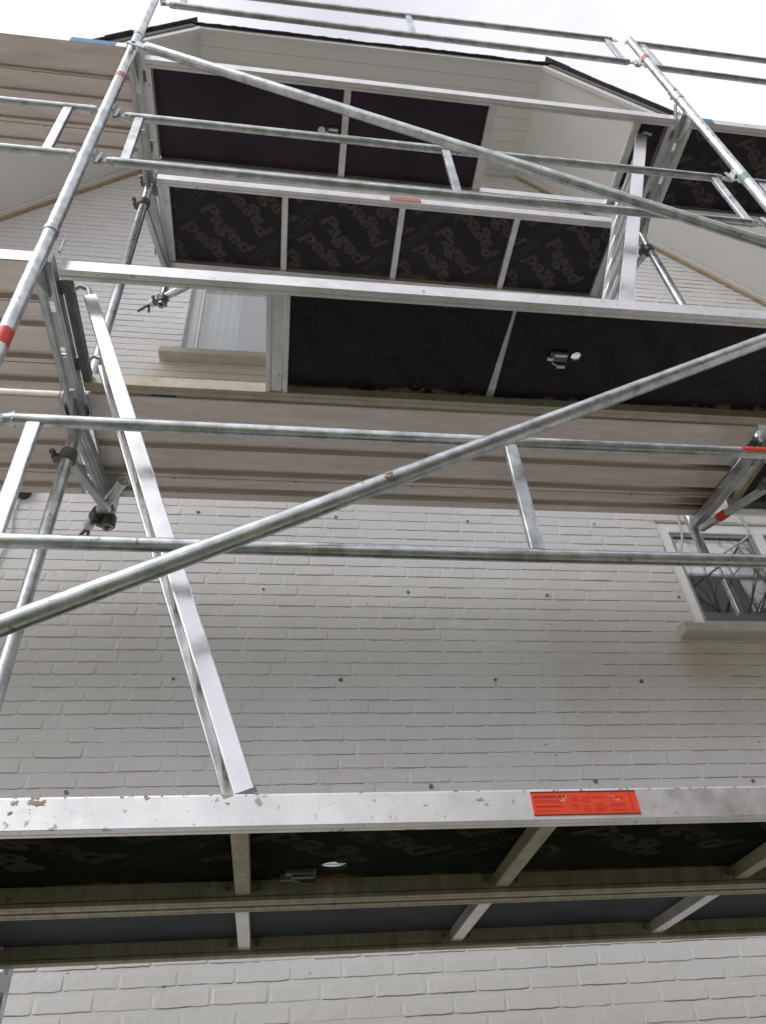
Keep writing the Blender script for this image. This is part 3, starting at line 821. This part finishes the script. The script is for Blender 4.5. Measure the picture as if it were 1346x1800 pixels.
BEAM = [(0, 0), (0, 0.060), (0.0012, 0.064), (0.0388, 0.064), (0.040, 0.060), (0.040, 0.0125), (0.0425, 0.0110), (0.0425, 0.0015), (0.041, 0.0), (0.0275, 0.0), (0.026, 0.0022), (0.0235, 0.0022), (0.022, 0.0)]
def beams(deck, l, x0, x1, y0, y1, mf, mr):
    for y, sg, mt in ((y0, 1, mf), (y1, -1, mr)):
        m = MB(); n = 6
        for q in range(n):      # several lengths so that the beam follows the deck's slope
            pass
        m.prism_x([(y + sg * a, b) for a, b in BEAM], x0, x1).tf(lev(l))
        bevel(m.build('side_beam', mt, deck), 0.0012)
def end_rails(deck, l, x0, x1, y0, y1, mt):
    for xe, sg in ((x0, 1), (x1, -1)):
        m = MB()
        m.box((min(xe, xe + sg * .028), y0 + .046, 0.004), (max(xe, xe + sg * .028), y1 - .046, 0.052))
        m.tf(lev(l)); e = m.build('end_rail', mt, deck)
        for yy in (y0 + 0.10, y1 - 0.10):      # claws that reach over the transom
            c = MB(); c.box((min(xe, xe - sg * .06), yy - .03, 0.044), (max(xe, xe - sg * .06), yy + .03, 0.052))
            c.box((xe - sg * .06 - .003, yy - .03, 0.012), (xe - sg * .06 + .003, yy + .03, 0.044)); c.tf(lev(l)); c.build('claw', 'galv_plain', e)
def crossbar(deck, l, x, y0, y1, w=0.037, mt='alu', bolts=False, z0=0.014):
    y0, y1 = y0 + 0.0345, y1 - 0.0365
    m = MB(); m.box((x - w / 2, y0, z0), (x + w / 2, y1, ZP - 0.001)); m.tf(lev(l))
    c = bevel(m.build('crossbar', mt, deck), 0.002)
    if bolts:
        m = MB(); m.box((x - 0.052, y1 - 0.004, 0.017), (x + 0.052, y1 - 0.0005, 0.041)); m.tf(lev(l)); m.build('end_plate', 'alu_old_shaded', c)
        for dx in (-0.038, 0.038):
            m = MB(); m.tube([(x + dx, y1 - 0.012, 0.029), (x + dx, y1 - 0.004, 0.029)], 0.0075, 6); m.tf(lev(l)); m.build('bolt', 'dark_steel', c)
    return c
def latch(deck, l, x, y, sg=1):
    m = MB(); m.box((x - .045, y - .022, ZP - 0.014), (x + .03, y + .024, ZP)); m.tf(lev(l)); b = bevel(m.build('latch', 'dark_steel', deck), .002)
    m = MB(); m.box((x - .028, y - .018, ZP - 0.020), (x + .024, y - .006, ZP - 0.014)); m.box((x - .055, y + .002, ZP - 0.02), (x - .03, y + .014, ZP - 0.006)); m.tf(lev(l)); m.build('latch_plate', 'alu' if l else 'dark_steel', b)
    m = MB(); m.tube([(x - .03, y + .028, ZP - .012), (x + .0, y + .045, ZP - .014), (x + .03, y + .042, ZP - .012)], 0.004, 8); m.box((x - .004, y + .036, ZP - .02), (x + .03, y + .05, ZP - .010)); m.tf(lev(l)); m.build('latch_lever', 'galv_plain' if l else 'dark_steel', b)
def deckt(label, l, x0, x1, y0, y1, cat='deck', group='scaffold decks'):
    return thing('scaffold_deck', label, cat, ((x0 + x1) / 2, (y0 + y1) / 2, zl(l, (x0 + x1) / 2)), group)

GAP = 0.045
# first deck, front board: printed damp plywood, red maker's plate on its face
x0, x1 = GAP, L - GAP
d = deckt('aluminium deck with red sticker on its white front face, lowest and nearest', 0, x0, x1, 0, 0.56)
beams(d, 0, x0, x1, 0, 0.56, 'alu', 'alu_old_shaded'); end_rails(d, 0, x0, x1, 0, .56, 'alu_old_shaded')
for x in (0.78, 1.437, 2.10, 2.75): crossbar(d, 0, x, 0.006, 0.556, 0.037, 'alu_old_shaded', True)
p = ply_panel(d, 0, x0 + .03, x1 - .03, 0.006, 0.554, 'ply_damp', hole=(0.998, 0.425, 0.034))
prints(p, 'print_damp', ZP - 0.0006, (x0 + .06, x1 - .06, 0.03, 0.40), ox=0.645, oy=-0.752, level=0)
latch(d, 0, 0.925, 0.45)
# the maker's plate
m = MB(); m.box((1.379, -0.0022, 0.0085), (1.6105, 0.0, 0.0575)); m.tf(lev(0)); pl = m.build('maker_plate', 'sticker', d)
def plate_mark(nm, mt, *rects):
    q = MB()
    for (a, b, c_, d_) in rects: q.add([(1.379 + a, -0.0028, 0.0085 + c_), (1.379 + b, -0.0028, 0.0085 + c_), (1.379 + b, -0.0028, 0.0085 + d_), (1.379 + a, -0.0028, 0.0085 + d_)], [(0, 1, 2, 3)])
    q.tf(lev(0)); tag(q.build(nm, mt, pl), kind='stuff')
plate_mark('black_edge', 'ink', (0.0, 0.2315, 0.0468, 0.049), (0.0, 0.2315, 0, 0.0014), (0.217, 0.2178, .004, .046))
lines = []
for zz in (0.0300, 0.0260, 0.0185, 0.0165, 0.0085):
    lines.append((0.006, 0.068 - rnd.uniform(0, .02), zz, zz + 0.0008))
for c0, c1 in ((0.085, 0.104), (0.108, 0.128), (0.134, 0.160), (0.168, 0.206)):
    for q in range(7):
        if rnd.random() < .8: lines.append((c0, c1 - rnd.uniform(0, .006), 0.0075 + q * 0.0045, 0.0083 + q * 0.0045))
plate_mark('fine_print', 'ink_red', *lines)
vs, fs = text_mesh('BLIZZARD S70', 0.0098, 0.0001, 0.0, 'LEFT', 1.05)
q = MB().add([(1.385 + v.x * 1.05, -0.0029, 0.0085 + 0.0375 + v.y * 0.72) for v in vs], fs); q.tf(lev(0)); q.build('plate_lettering', 'ink', pl)
sc_ = []
for (a, b) in ((0.071, 0.036), (0.065, 0.030), (0.172, 0.037), (0.18, 0.034), (0.187, 0.030)):
    for q in range(6):
        u_, v_ = a + rnd.uniform(-.005, .005), b + rnd.uniform(-.004, .004); sc_.append((u_, u_ + rnd.uniform(.001, .004), v_, v_ + rnd.uniform(.0006, .002)))
for q in range(26):
    u_, v_ = rnd.uniform(.005, .22), rnd.uniform(.003, .045); sc_.append((u_, u_ + .0009, v_, v_ + .0009))
plate_mark('scratch', 'scuff', *sc_)
# dried mortar on the front beam, chiefly along its upper edge
mud = MB()
spots = [(0.356, .052, .009), (0.386, .054, .010), (0.40, .051, .013), (0.352, .034, .006), (0.60, .058, .006), (0.755, .060, .009), (0.757, .045, .004), (1.27, .044, .007), (1.282, .034, .004)]
for k in range(46): spots.append((rnd.uniform(.33, 2.25), .0630 + rnd.uniform(-.003, .001), rnd.uniform(.0015, .0045)))
for k in range(90): spots.append((rnd.uniform(.33, 2.25), rnd.uniform(.006, .06), rnd.uniform(.0006, .0016)))
for (x, z, r_) in spots:
    n = 15; a0 = rnd.uniform(0, 6)
    ringp = [(x + r_ * rnd.uniform(.35, 1.4) * math.cos(a0 + 2 * math.pi * q / n) * 1.1, -0.0008, z + r_ * .6 * rnd.uniform(.3, 1.4) * math.sin(a0 + 2 * math.pi * q / n)) for q in range(n)]
    k = len(mud.v); mud.v += [Vector(pp) for pp in ringp] + [Vector((x + r_ * rnd.uniform(-.4, .4), -0.0012 - r_ * .07, z))]
    for q in range(n): mud.f.append([k + q, k + (q + 1) % n, k + n]); mud.sm.append(True)
mud.tf(lev(0)); tag(mud.build('dried_mortar', 'mud', d), kind='stuff')

# first deck, rear board on the brackets
d = deckt('aluminium deck with plain blue-grey plywood, lowest and beside the wall', 0, x0, x1, .575, 1.135)
beams(d, 0, x0, x1, .575, 1.135, 'alu_old_shaded', 'alu_old_shaded'); end_rails(d, 0, x0, x1, .575, 1.135, 'alu_old_shaded')
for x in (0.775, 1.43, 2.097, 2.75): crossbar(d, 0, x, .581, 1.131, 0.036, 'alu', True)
ply_panel(d, 0, x0 + .03, x1 - .03, .582, 1.128, 'ply_blue')

# second deck, front board with open ladder hatch at the left
d = deckt('aluminium deck with ladder hatch open at its left end, at second level', 1, x0, x1, 0, 0.545)
beams(d, 1, x0, x1, 0, 0.545, 'alu', 'alu_brown'); end_rails(d, 1, x0, x1, 0, .545, 'dark_steel')  # dark steel puts the shadow on the end rails into their colour
for x, w_, z_ in ((0.774, 0.02, 0.004), (0.808, 0.045, 0.008), (0.843, 0.02, 0.003)): crossbar(d, 1, x, 0.006, 0.541, w_, 'alu', z0=z_)
p = ply_panel(d, 1, 0.85, x1 - .03, 0.006, 0.541, 'ply_worn', hole=(2.035, 0.268, 0.021))
prints(p, 'print_faint', ZP - 0.0006, (0.88, x1 - .06, 0.05, 0.5), ox=0.31, oy=-.62, level=1)
m = MB()     # twisted steel strap
for q in range(12):
    f = q / 11; y = 0.042 + (0.50 - 0.042) * f; wd = 0.006 + 0.012 * abs(f - 0.12) ; xx = 1.722 - 0.004 * f
    m.v += [Vector((xx - wd, y, 0.044)), Vector((xx + wd, y, 0.044)), Vector((xx + wd, y, 0.0465)), Vector((xx - wd, y, 0.0465))]
for q in range(11):
    for i in range(4): j = (i + 1) % 4; m.f.append([q * 4 + i, q * 4 + j, q * 4 + 4 + j, q * 4 + 4 + i]); m.sm.append(False)
m.f += [[3, 2, 1, 0], [44, 45, 46, 47]]; m.sm += [False, False]
m.tf(lev(1)); m.build('hinge_strap', 'galv_plain', d)
latch(d, 1, 1.965, 0.268)

# third (top) deck, front board with ladder hatch at the right
d = deckt('aluminium deck with plain dark plywood and ladder hatch open at its right end, topmost', 2, x0, x1, 0, 0.575)
beams(d, 2, x0, x1, 0, 0.575, 'alu', 'alu'); end_rails(d, 2, x0, x1, 0, .575, 'alu')
for x, w_ in ((1.137, 0.038), (1.97, 0.05), (2.83, 0.045)): crossbar(d, 2, x, 0.006, 0.571, w_, 'alu')
ply_panel(d, 2, x0 + .03, 1.985, 0.006, 0.571, 'ply_new', hole=(1.005, 0.289, 0.021))
ply_panel(d, 2, 2.835, x1 - .03, 0.006, 0.571, 'ply_new')
latch(d, 2, 1.075, 0.285)

# top deck, rear board: freshly printed plywood
d = deckt('aluminium deck with boldly printed plywood, topmost and beside the wall', 2, x0, 2.985, .645, 1.235)
beams(d, 2, x0, 2.985, .645, 1.235, 'alu', 'alu'); end_rails(d, 2, x0, 2.985, .645, 1.235, 'alu')
for x in (0.087, 0.807, 1.536, 2.277, 2.945): crossbar(d, 2, x, .651, 1.231, 0.038 if x != .087 else .05, 'alu')
p = ply_panel(d, 2, x0 + .03, 2.955, .651, 1.229, 'ply_print')
prints(p, 'print', ZP - 0.0006, (x0 + .04, 2.945, .66, 1.22), level=2)
m = MB(); m.box((1.45, 0.6422, 0.012), (1.645, 0.645, 0.056)); m.tf(lev(2)); m.build('maker_plate', 'red_pale', d)

# corrugated aluminium planks
def plank_profile(y0, y1):
    W = y1 - y0; g = 0.021; pr = [(0, 0.062), (0, 0.003), (0.004, 0)]
    for (a, b, dd) in ((.205, .272, g), (.282, .288, .012), (.40, .468, g), (.655, .725, g), (.757, .763, .012), (.855, .925, g)):
        A, B = a * W, b * W; c = 0.006 if dd > .015 else 0.0008
        pr += [(A, 0), (A + c, dd), (B - c, dd), (B, 0)]
    pr += [(W - .004, 0), (W, .003), (W, .062), (W - .012, .062), (W - .012, .058), (W - .004, .058), (W - 0.004, 0.034), (.004, .034), (.004, .058), (.012, .058), (.012, .062)]
    return [(y0 + a, b) for a, b in pr]
def plank(label, l, x0, x1, y0, y1, mt='plank', bands=()):
    d = deckt(label, l, x0, x1, y0, y1, group='corrugated aluminium decks')
    m = MB(); m.prism_x(plank_profile(y0, y1), x0, x1).tf(lev(l)); m.build('ribbed_plate', mt, d)
    for xe, sg in ((x0, -1), (x1, 1)):
        m = MB(); m.box((min(xe, xe + sg * .012), y0 + .004, .002), (max(xe, xe + sg * .012), y1 - .004, .06)); m.tf(lev(l)); e = m.build('end_cap', 'galv_plain', d)
        for yy in (y0 + .12, y1 - .12):
            c = MB(); c.box((min(xe, xe + sg * .055), yy - .03, .046), (max(xe, xe + sg * .055), yy + .03, .054)); c.tf(lev(l)); c.build('claw', 'galv_plain', e)
    for (a, b) in bands:
        m = MB(); m.box((a, y0 - 0.0012, 0.006), (b, y0 + 0.001, 0.0615)); m.tf(lev(l)); m.build('blue_mark', 'blue', d)
    for k in range(int((x1 - x0) / .55)):
        for s_ in (.285, .76):
            m = MB(); xx = x0 + .3 + .55 * k; yy = y0 + s_ * (y1 - y0) + .004; m.tube([(xx, yy, -0.0025), (xx, yy, 0.001)], 0.004, 8); m.tf(lev(l)); m.build('rivet', 'dark_steel', d)
    return d
pk = plank('ribbed aluminium deck beside the wall with a painted orange reflection at its right end, second level', 1, x0 + .01, 2.98, .560, 1.175, bands=((0.30, 0.40),))
plank('ribbed aluminium deck of the left bay, at the top level', 2, -L + GAP, -GAP, -0.045, 0.54, bands=((-0.33, -0.10),))
plank('ribbed aluminium deck of the left bay, second level, outer side', 1, -L + GAP, -GAP, -0.025, 0.555)
plank('ribbed aluminium deck of the left bay, second level, beside the wall', 1, -L + GAP, -GAP - .02, .585, 1.165)
# orange reflection painted along the grooves at the right end of that plank
def reflectmat():
    m_, t, b = mat('orange_reflection_paint'); v = coords(t)
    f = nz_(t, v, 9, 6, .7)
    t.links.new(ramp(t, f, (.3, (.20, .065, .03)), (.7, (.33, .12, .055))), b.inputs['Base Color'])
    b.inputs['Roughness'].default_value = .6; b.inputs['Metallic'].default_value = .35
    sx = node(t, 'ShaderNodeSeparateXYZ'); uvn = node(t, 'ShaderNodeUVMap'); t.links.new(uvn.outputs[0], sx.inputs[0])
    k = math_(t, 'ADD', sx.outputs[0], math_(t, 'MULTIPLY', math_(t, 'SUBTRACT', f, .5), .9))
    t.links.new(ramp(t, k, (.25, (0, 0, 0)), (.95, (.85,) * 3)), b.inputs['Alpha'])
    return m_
MT['orange_refl'] = reflectmat()
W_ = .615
me = bpy.data.meshes.new('painted_reflection'); bm = bmesh.new(); uvl = bm.loops.layers.uv.new('UVMap')
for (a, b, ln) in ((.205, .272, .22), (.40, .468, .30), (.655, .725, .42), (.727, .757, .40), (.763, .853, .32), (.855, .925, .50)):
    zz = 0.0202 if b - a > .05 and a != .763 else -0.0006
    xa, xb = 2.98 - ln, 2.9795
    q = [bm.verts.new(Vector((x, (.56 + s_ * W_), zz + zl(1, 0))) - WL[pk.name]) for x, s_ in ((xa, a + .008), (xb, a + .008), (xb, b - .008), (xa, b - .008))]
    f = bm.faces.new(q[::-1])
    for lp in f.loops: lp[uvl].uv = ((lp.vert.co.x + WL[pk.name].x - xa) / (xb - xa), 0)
bm.to_mesh(me); bm.free(); me.materials.append(MT['orange_refl'])
tag(put(bpy.data.objects.new('painted_reflection', me), WL[pk.name], pk), kind='stuff')

# right bay: printed deck at the top, dark plywood deck beside the wall one level down
a0, a1 = L + GAP, 2 * L - GAP
d = deckt('aluminium deck with printed plywood in the right bay, against the sky', 2, a0, a1, 0.0, 0.56)
beams(d, 2, a0, a1, 0, .56, 'alu', 'alu'); end_rails(d, 2, a0, a1, 0, .56, 'alu')
for x in (a0 + 1.0, a0 + 2.0): crossbar(d, 2, x, .006, .556, .038, 'alu')
p = ply_panel(d, 2, a0 + .03, a1 - .03, .006, .554, 'ply_print'); prints(p, 'print', ZP - 0.0006, (a0 + .04, a1 - .04, .02, .54), ox=.13, oy=-.63, level=2)
m = MB(); m.box((a0 + .02, -0.0015, 0.004), (a0 + 0.15, 0.001, 0.0605)); m.tf(lev(2)); m.build('blue_mark', 'blue', d)
d = deckt('aluminium deck with black plywood above the lower window, right bay', 1, a0 - .02, a1, .585, 1.15)
beams(d, 1, a0 - .02, a1, .585, 1.15, 'alu_old_shaded', 'alu'); end_rails(d, 1, a0 - .02, a1, .585, 1.15, 'alu_old_shaded')
for x in (a0 + 1.0, a0 + 2.0): crossbar(d, 1, x, .591, 1.146, .038, 'alu_old_shaded')
ply_panel(d, 1, a0 + .01, a1 - .03, .592, 1.143, 'ply_worn')

# ------------------------------------------------------------------ brackets towards the wall
def coupler(m, p, axis, r=0.033, w=0.05):
    """half shells with a flange and bolt, round a tube along axis"""
    p = Vector(p); a = Vector(axis).normalized(); s_ = a.cross(Vector((.2, .9, .3))).normalized()
    m.tube([p - a * w / 2, p + a * w / 2], r, 14)
    m.obox(p + s_ * (r - .005), p + s_ * (r + .028), 0.036, 0.018, upv=a)
    m.tube([p + s_ * (r + .014) - a.cross(s_) * .03, p + s_ * (r + .014) + a.cross(s_) * .045], 0.007, 8)
    m.tube([p + s_ * (r + .014) + a.cross(s_) * .03, p + s_ * (r + .014) + a.cross(s_) * .044], 0.013, 6)
def bracket(label, l, xs_, xt, ytip=1.215, drop=0.19):
    z = zl(l, xs_) - 0.012
    A, B = Vector((xs_, YI + .03, z - .036)), Vector((xt, ytip, z - .036))
    t = thing('wall_bracket', label, 'bracket', (xs_, YI + .03, z - 0.25), 'brackets widening the decks towards the wall')
    dr = (B - A).normalized(); sd_ = dr.cross(Vector((0, 0, 1))).normalized()
    m = MB()
    m.obox(A, B, 0.05, 0.005); m.obox(A + sd_ * .024 + Vector((0, 0, .02)), B + sd_ * .024 + Vector((0, 0, .02)), 0.004, 0.044); m.obox(A - sd_ * .024 + Vector((0, 0, .02)), B - sd_ * .024 + Vector((0, 0, .02)), 0.004, 0.044)
    m.obox(A + sd_ * .009 - Vector((0, 0, .004)), B + sd_ * .009 - Vector((0, 0, .004)), 0.006, 0.005); m.obox(A - sd_ * .009 - Vector((0, 0, .004)), B - sd_ * .009 - Vector((0, 0, .004)), 0.006, 0.005)
    m.build('arm', 'galv_plain', t)
    m = MB(); m.obox((xs_, YI + .02, z - .21), B + Vector((0, -.03, -.03)), 0.032, 0.03); bevel(m.build('strut', 'galv_plain', t), .003)
    m = MB(); m.tube([(xt, ytip + .024, z - drop), (xt, ytip + .024, z + .09)], 0.02415, 18, hollow=True); m.build('tip_post', 'galv', t)
    m = MB(); coupler(m, (xs_, YI, z + .06), (0, 0, 1)); m.build('coupler', 'cast', t)
    m = MB(); coupler(m, (xs_, YI, z - .22), (0, 0, 1)); m.build('coupler', 'cast', t)
    m = MB(); m.prism([(xs_ - .003, YI + .025, z + .09), (xs_ - .003, YI + .025, z - .07), (xs_ - .003, YI + .09, z - .02), (xs_ - .003, YI + .09, z + .0)], (.006, 0, 0)); m.build('gusset_plate', 'galv_plain', t)
    return t
bracket('galvanised bracket under the lowest deck at its left end', 0, 0.0, 0.055)
bracket('galvanised bracket under the lowest deck at its right end', 0, L, L - .06)
bracket('galvanised bracket in front of the left wall tie, second level', 1, 0.0, 0.055, drop=0.125)
bb = bracket('galvanised bracket with red taped strut above the lower window', 1, L - .06, 2.965, drop=0.22)
bracket('galvanised bracket under the top deck at its left end', 2, 0.0, 0.06, ytip=1.25, drop=0.36)
bracket('galvanised bracket under the top deck behind the upper ladder', 2, L - .01, 2.985, ytip=1.25, drop=.2)
# red tape on that strut
za = zl(1, L) - .012
P0, P1 = Vector((L - .06, YI + .02, za - .21)), Vector((2.965, 1.185, za - .066)); c = P0.lerp(P1, .66); dq = (P1 - P0).normalized()
m = MB(); m.obox(c - dq * .03, c + dq * .03, .0345, .0325); m.build('red_tape', 'red', bb)

# wall ties: slanting tube with a hook in the wall, clamped to the bracket's tip post
def tie(label, z, pa, pb, hook, post):
    t = thing('wall_tie', label, 'wall tie', (pb[0], pb[1], z), 'hooked wall ties')
    m = MB(); m.tube([pa, pb], 0.02415, 18, hollow=True); m.build('tube', 'galv', t)
    m = MB(); d_ = (Vector(pb) - Vector(pa)).normalized(); pp = Vector(pb)
    h = Vector(hook)
    m.tube([pp - d_ * .05, pp + d_ * .03], 0.0085, 10)
    pts = [pp + d_ * .03] + [pp + d_ * (.03 + .026 * math.sin(q)) + Vector((-.02 * (1 - math.cos(q)), 0, -.030 * (1 - math.cos(q)))) for q in (0.5, 1.0, 1.5, 2.1, 2.7)]
    m.tube(pts, 0.0085, 10); m.tube([pp + d_ * .035 + Vector((.012, .0, .02)), pp + d_ * .035 + Vector((.014, .02, -.035))], 0.008, 8); m.build('hook', 'cast', t)
    m = MB(); c0 = Vector(pa).lerp(Vector(pb), post[3]); coupler(m, c0, d_); coupler(m, post[:3], (0, 0, 1)); m.obox(c0, post[:3], .03, .03); m.build('coupler', 'cast', t)
tie('slanting tube with hook tied to the wall left of the second deck', 1.865, (0.143, 1.00, 1.865), (-0.055, 1.318, 1.865), (-0.10, 1.385, 1.86), (0.055, 1.239, 1.83, .72))
tie('slanting tube with hook tied to the wall left of the upper window', 3.75, (0.255, 1.16, 3.75), (-0.02, 1.335, 3.75), (-0.045, 1.365, 3.745), (0.06, 1.274, 3.70, .72))

# ------------------------------------------------------------------ ladders
def ladder(label, top_, bot, ya, yb, wd=0.05):
    """top_ / bot: (x, z) of the stringers' centre line"""
    t = thing('ladder', label, 'ladder', (bot[0], (ya + yb) / 2, bot[1]), 'aluminium access ladders')
    A, B = Vector((top_[0], 0, top_[1])), Vector((bot[0], 0, bot[1])); d_ = (B - A).normalized()
    for y in (ya, yb):
        m = MB(); m.obox(A + Vector((0, y, 0)), B + Vector((0, y, 0)), 0.022, wd, upv=Vector((d_.z, 0, -d_.x)))
        s_ = bevel(m.build('stringer', 'alu_lad', t), .003, 2)
        m = MB(); m.obox(B + Vector((0, y, 0)) - d_ * .045, B + Vector((0, y, 0)) + d_ * .002, 0.026, wd + .004, upv=Vector((d_.z, 0, -d_.x))); m.build('foot', 'dark_steel', s_)
        m = MB(); sg = -1 if d_.x > 0 else 1
        pts = [A + Vector((0, y, 0)) - d_ * (.0), A + Vector((sg * .015, y, .05)), A + Vector((sg * .05, y, .062)), A + Vector((sg * .07, y, .03))]
        m.tube(pts, 0.009, 10); m.build('top_hook', 'galv_plain', s_)
    n = int((B - A).length / 0.27)
    for k in range(n):
        p = A + d_ * (0.13 + 0.27 * k)
        m = MB(); m.tube([(p.x, ya, p.z), (p.x, yb, p.z)], 0.0145, 12); m.build('rung', 'alu_lad', t)
ladder('aluminium ladder leaning up from the lowest deck through the left hatch', (0.135, 1.93), (0.80, 0.066), 0.105, 0.42, 0.046)
ladder('aluminium ladder under the right hatch of the top deck', (2.865, 3.955), (2.185, 1.992), 0.105, 0.425, 0.066)

# ------------------------------------------------------------------ small things on the wall
def curve_tube(name, pts, r, mt, label, cat):
    P = [Vector(p) for p in pts]; out_ = []
    for i in range(len(P) - 1):
        p0, p1, p2, p3 = P[max(i - 1, 0)], P[i], P[i + 1], P[min(i + 2, len(P) - 1)]
        for q in range(6):
            t = q / 6; out_.append(0.5 * ((2 * p1) + (p2 - p0) * t + (2 * p0 - 5 * p1 + 4 * p2 - p3) * t * t + (3 * p1 - p0 - 3 * p2 + p3) * t ** 3))
    out_.append(P[-1]); m = MB(); m.tube(out_, r, 8)
    return tag(m.build(name, mt, None, origin=P[-1]), label, cat)
yw = YW - .012
curve_tube('cable', [(3.18, yw, 2.60), (3.17, yw, 2.34), (3.12, yw - .03, 2.12), (3.07, yw - .04, 1.99), (3.10, yw - .05, 1.905), (3.19, yw - .05, 1.90), (3.28, yw - .05, 1.96), (3.40, yw - .04, 2.04), (3.53, yw - .03, 2.13), (3.58, yw, 2.24), (3.56, yw, 2.45), (3.55, yw, 2.62)], 0.0065, 'cable', 'pale cable looping in front of the lower window', 'cable')
lt = thing('wall_fixture', 'small dark round fixture on the wall at the left edge', 'fixture', (-.51, YW, 2.30))
m = MB(); m.tube([(-.51, YW - .004, 2.31), (-.51, YW - .05, 2.31), (-.51, YW - .062, 2.305)], [.040, .040, .028], 20); m.build('housing', 'lamp_dark', lt)
m = MB(); m.tube([(-.51, YW - .03, 2.34), (-.46, YW - .02, 2.37)], .014, 10); m.build('cable_gland', 'lamp_dark', lt)
curve_tube('cable', [(-.515, yw, 2.27), (-.52, yw, 2.15), (-.50, yw, 2.02), (-.52, yw, 1.8), (-.515, yw, 1.4), (-.52, yw, .9)], .0045, 'cable', 'thin cable running down the wall from the dark fixture', 'cable')

# ------------------------------------------------------------------ bare trees across the street (they mirror in the lower window)
def tree(label, x, y, h, seed):
    rg = random.Random(seed)
    t = thing('bare_tree', label, 'tree', (x, y, -ZO), 'bare trees behind the viewer')
    tm, bmsh = MB(), MB()
    def grow(p, d, ln, r, depth):
        n = 4; pts = [p]; rs = [r]
        for i in range(n):
            d = (d + Vector((rg.uniform(-.16, .16), rg.uniform(-.16, .16), rg.uniform(-.04, .12)))).normalized()
            p = p + d * ln / n; pts.append(p); rs.append(r * (1 - .42 * (i + 1) / n))
        (tm if depth == 0 else bmsh).tube(pts, rs, 8 if depth < 2 else 4, caps=False)
        if depth < 5:
            for k in range(3 if depth else 5):
                f = rg.uniform(.45, 1.0) if depth else rg.uniform(.5, 1)
                q = pts[min(n, max(1, int(f * n + .5)))]
                a = rg.uniform(0, 6.28); e = Vector((math.cos(a), math.sin(a), rg.uniform(.1, .8))).normalized()
                grow(q, (d * .75 + e * .8).normalized(), ln * rg.uniform(.55, .78), rs[-1] * rg.uniform(.72, .95), depth + 1)
    grow(Vector((x, y, -ZO)), Vector((0, 0, 1)), h * .36, .20, 0)
    tm.build('trunk', 'bark', t); bmsh.build('branches', 'bark', t)
tree('tall bare tree mirrored in the lower window glass', 8.6, -4.4, 12.5, 3)
tree('second bare tree mirrored in the lower window, farther right', 11.6, -4.9, 13, 11)
# the house opposite: its dark roof fills the lower part of that mirror image
nh = thing('opposite_house', 'tall dark roofed house mirrored in the lower window glass', 'house', (10.5, -9, -ZO))
nx0, nx1, ny0, ny1, nze, nzr = 5.0, 17.0, -12.0, -5.6, 5.6, 9.9
m = MB(); m.box((nx0, ny0, -ZO), (nx1, ny1, nze)); m.build('wall', plain('dark_brick', (0.16, 0.10, 0.075), .9, .4, 3), nh)
m = MB(); ym = (ny0 + ny1) / 2
m.add([(nx0 - .3, ny1 + .4, nze - .6), (nx1 + .3, ny1 + .4, nze - .6), (nx1 + .3, ym, nzr), (nx0 - .3, ym, nzr), (nx0 - .3, ny0 - .4, nze - .6), (nx1 + .3, ny0 - .4, nze - .6)], [(0, 1, 2, 3), (3, 2, 5, 4), (0, 3, 4), (1, 5, 2)])
nr = m.build('roof', 'slate', nh)
m = MB(); m.box((8.8, ym - .3, nzr - .8), (9.7, ym + .3, nzr + 1.3)); m.build('chimney', plain('chimney_brick', (0.22, 0.17, 0.15), .9, .4, 6), nr)
m = MB(); m.box((10.2, ny1 - .3, nze + 1.2), (11.8, ny1 - 1.6 + .5, nze + 3.2)); m.build('dormer', 'trim', nr)

for o in bpy.data.objects:
    if o.type == 'MESH' and not o.data.materials: print('no material', o.name)
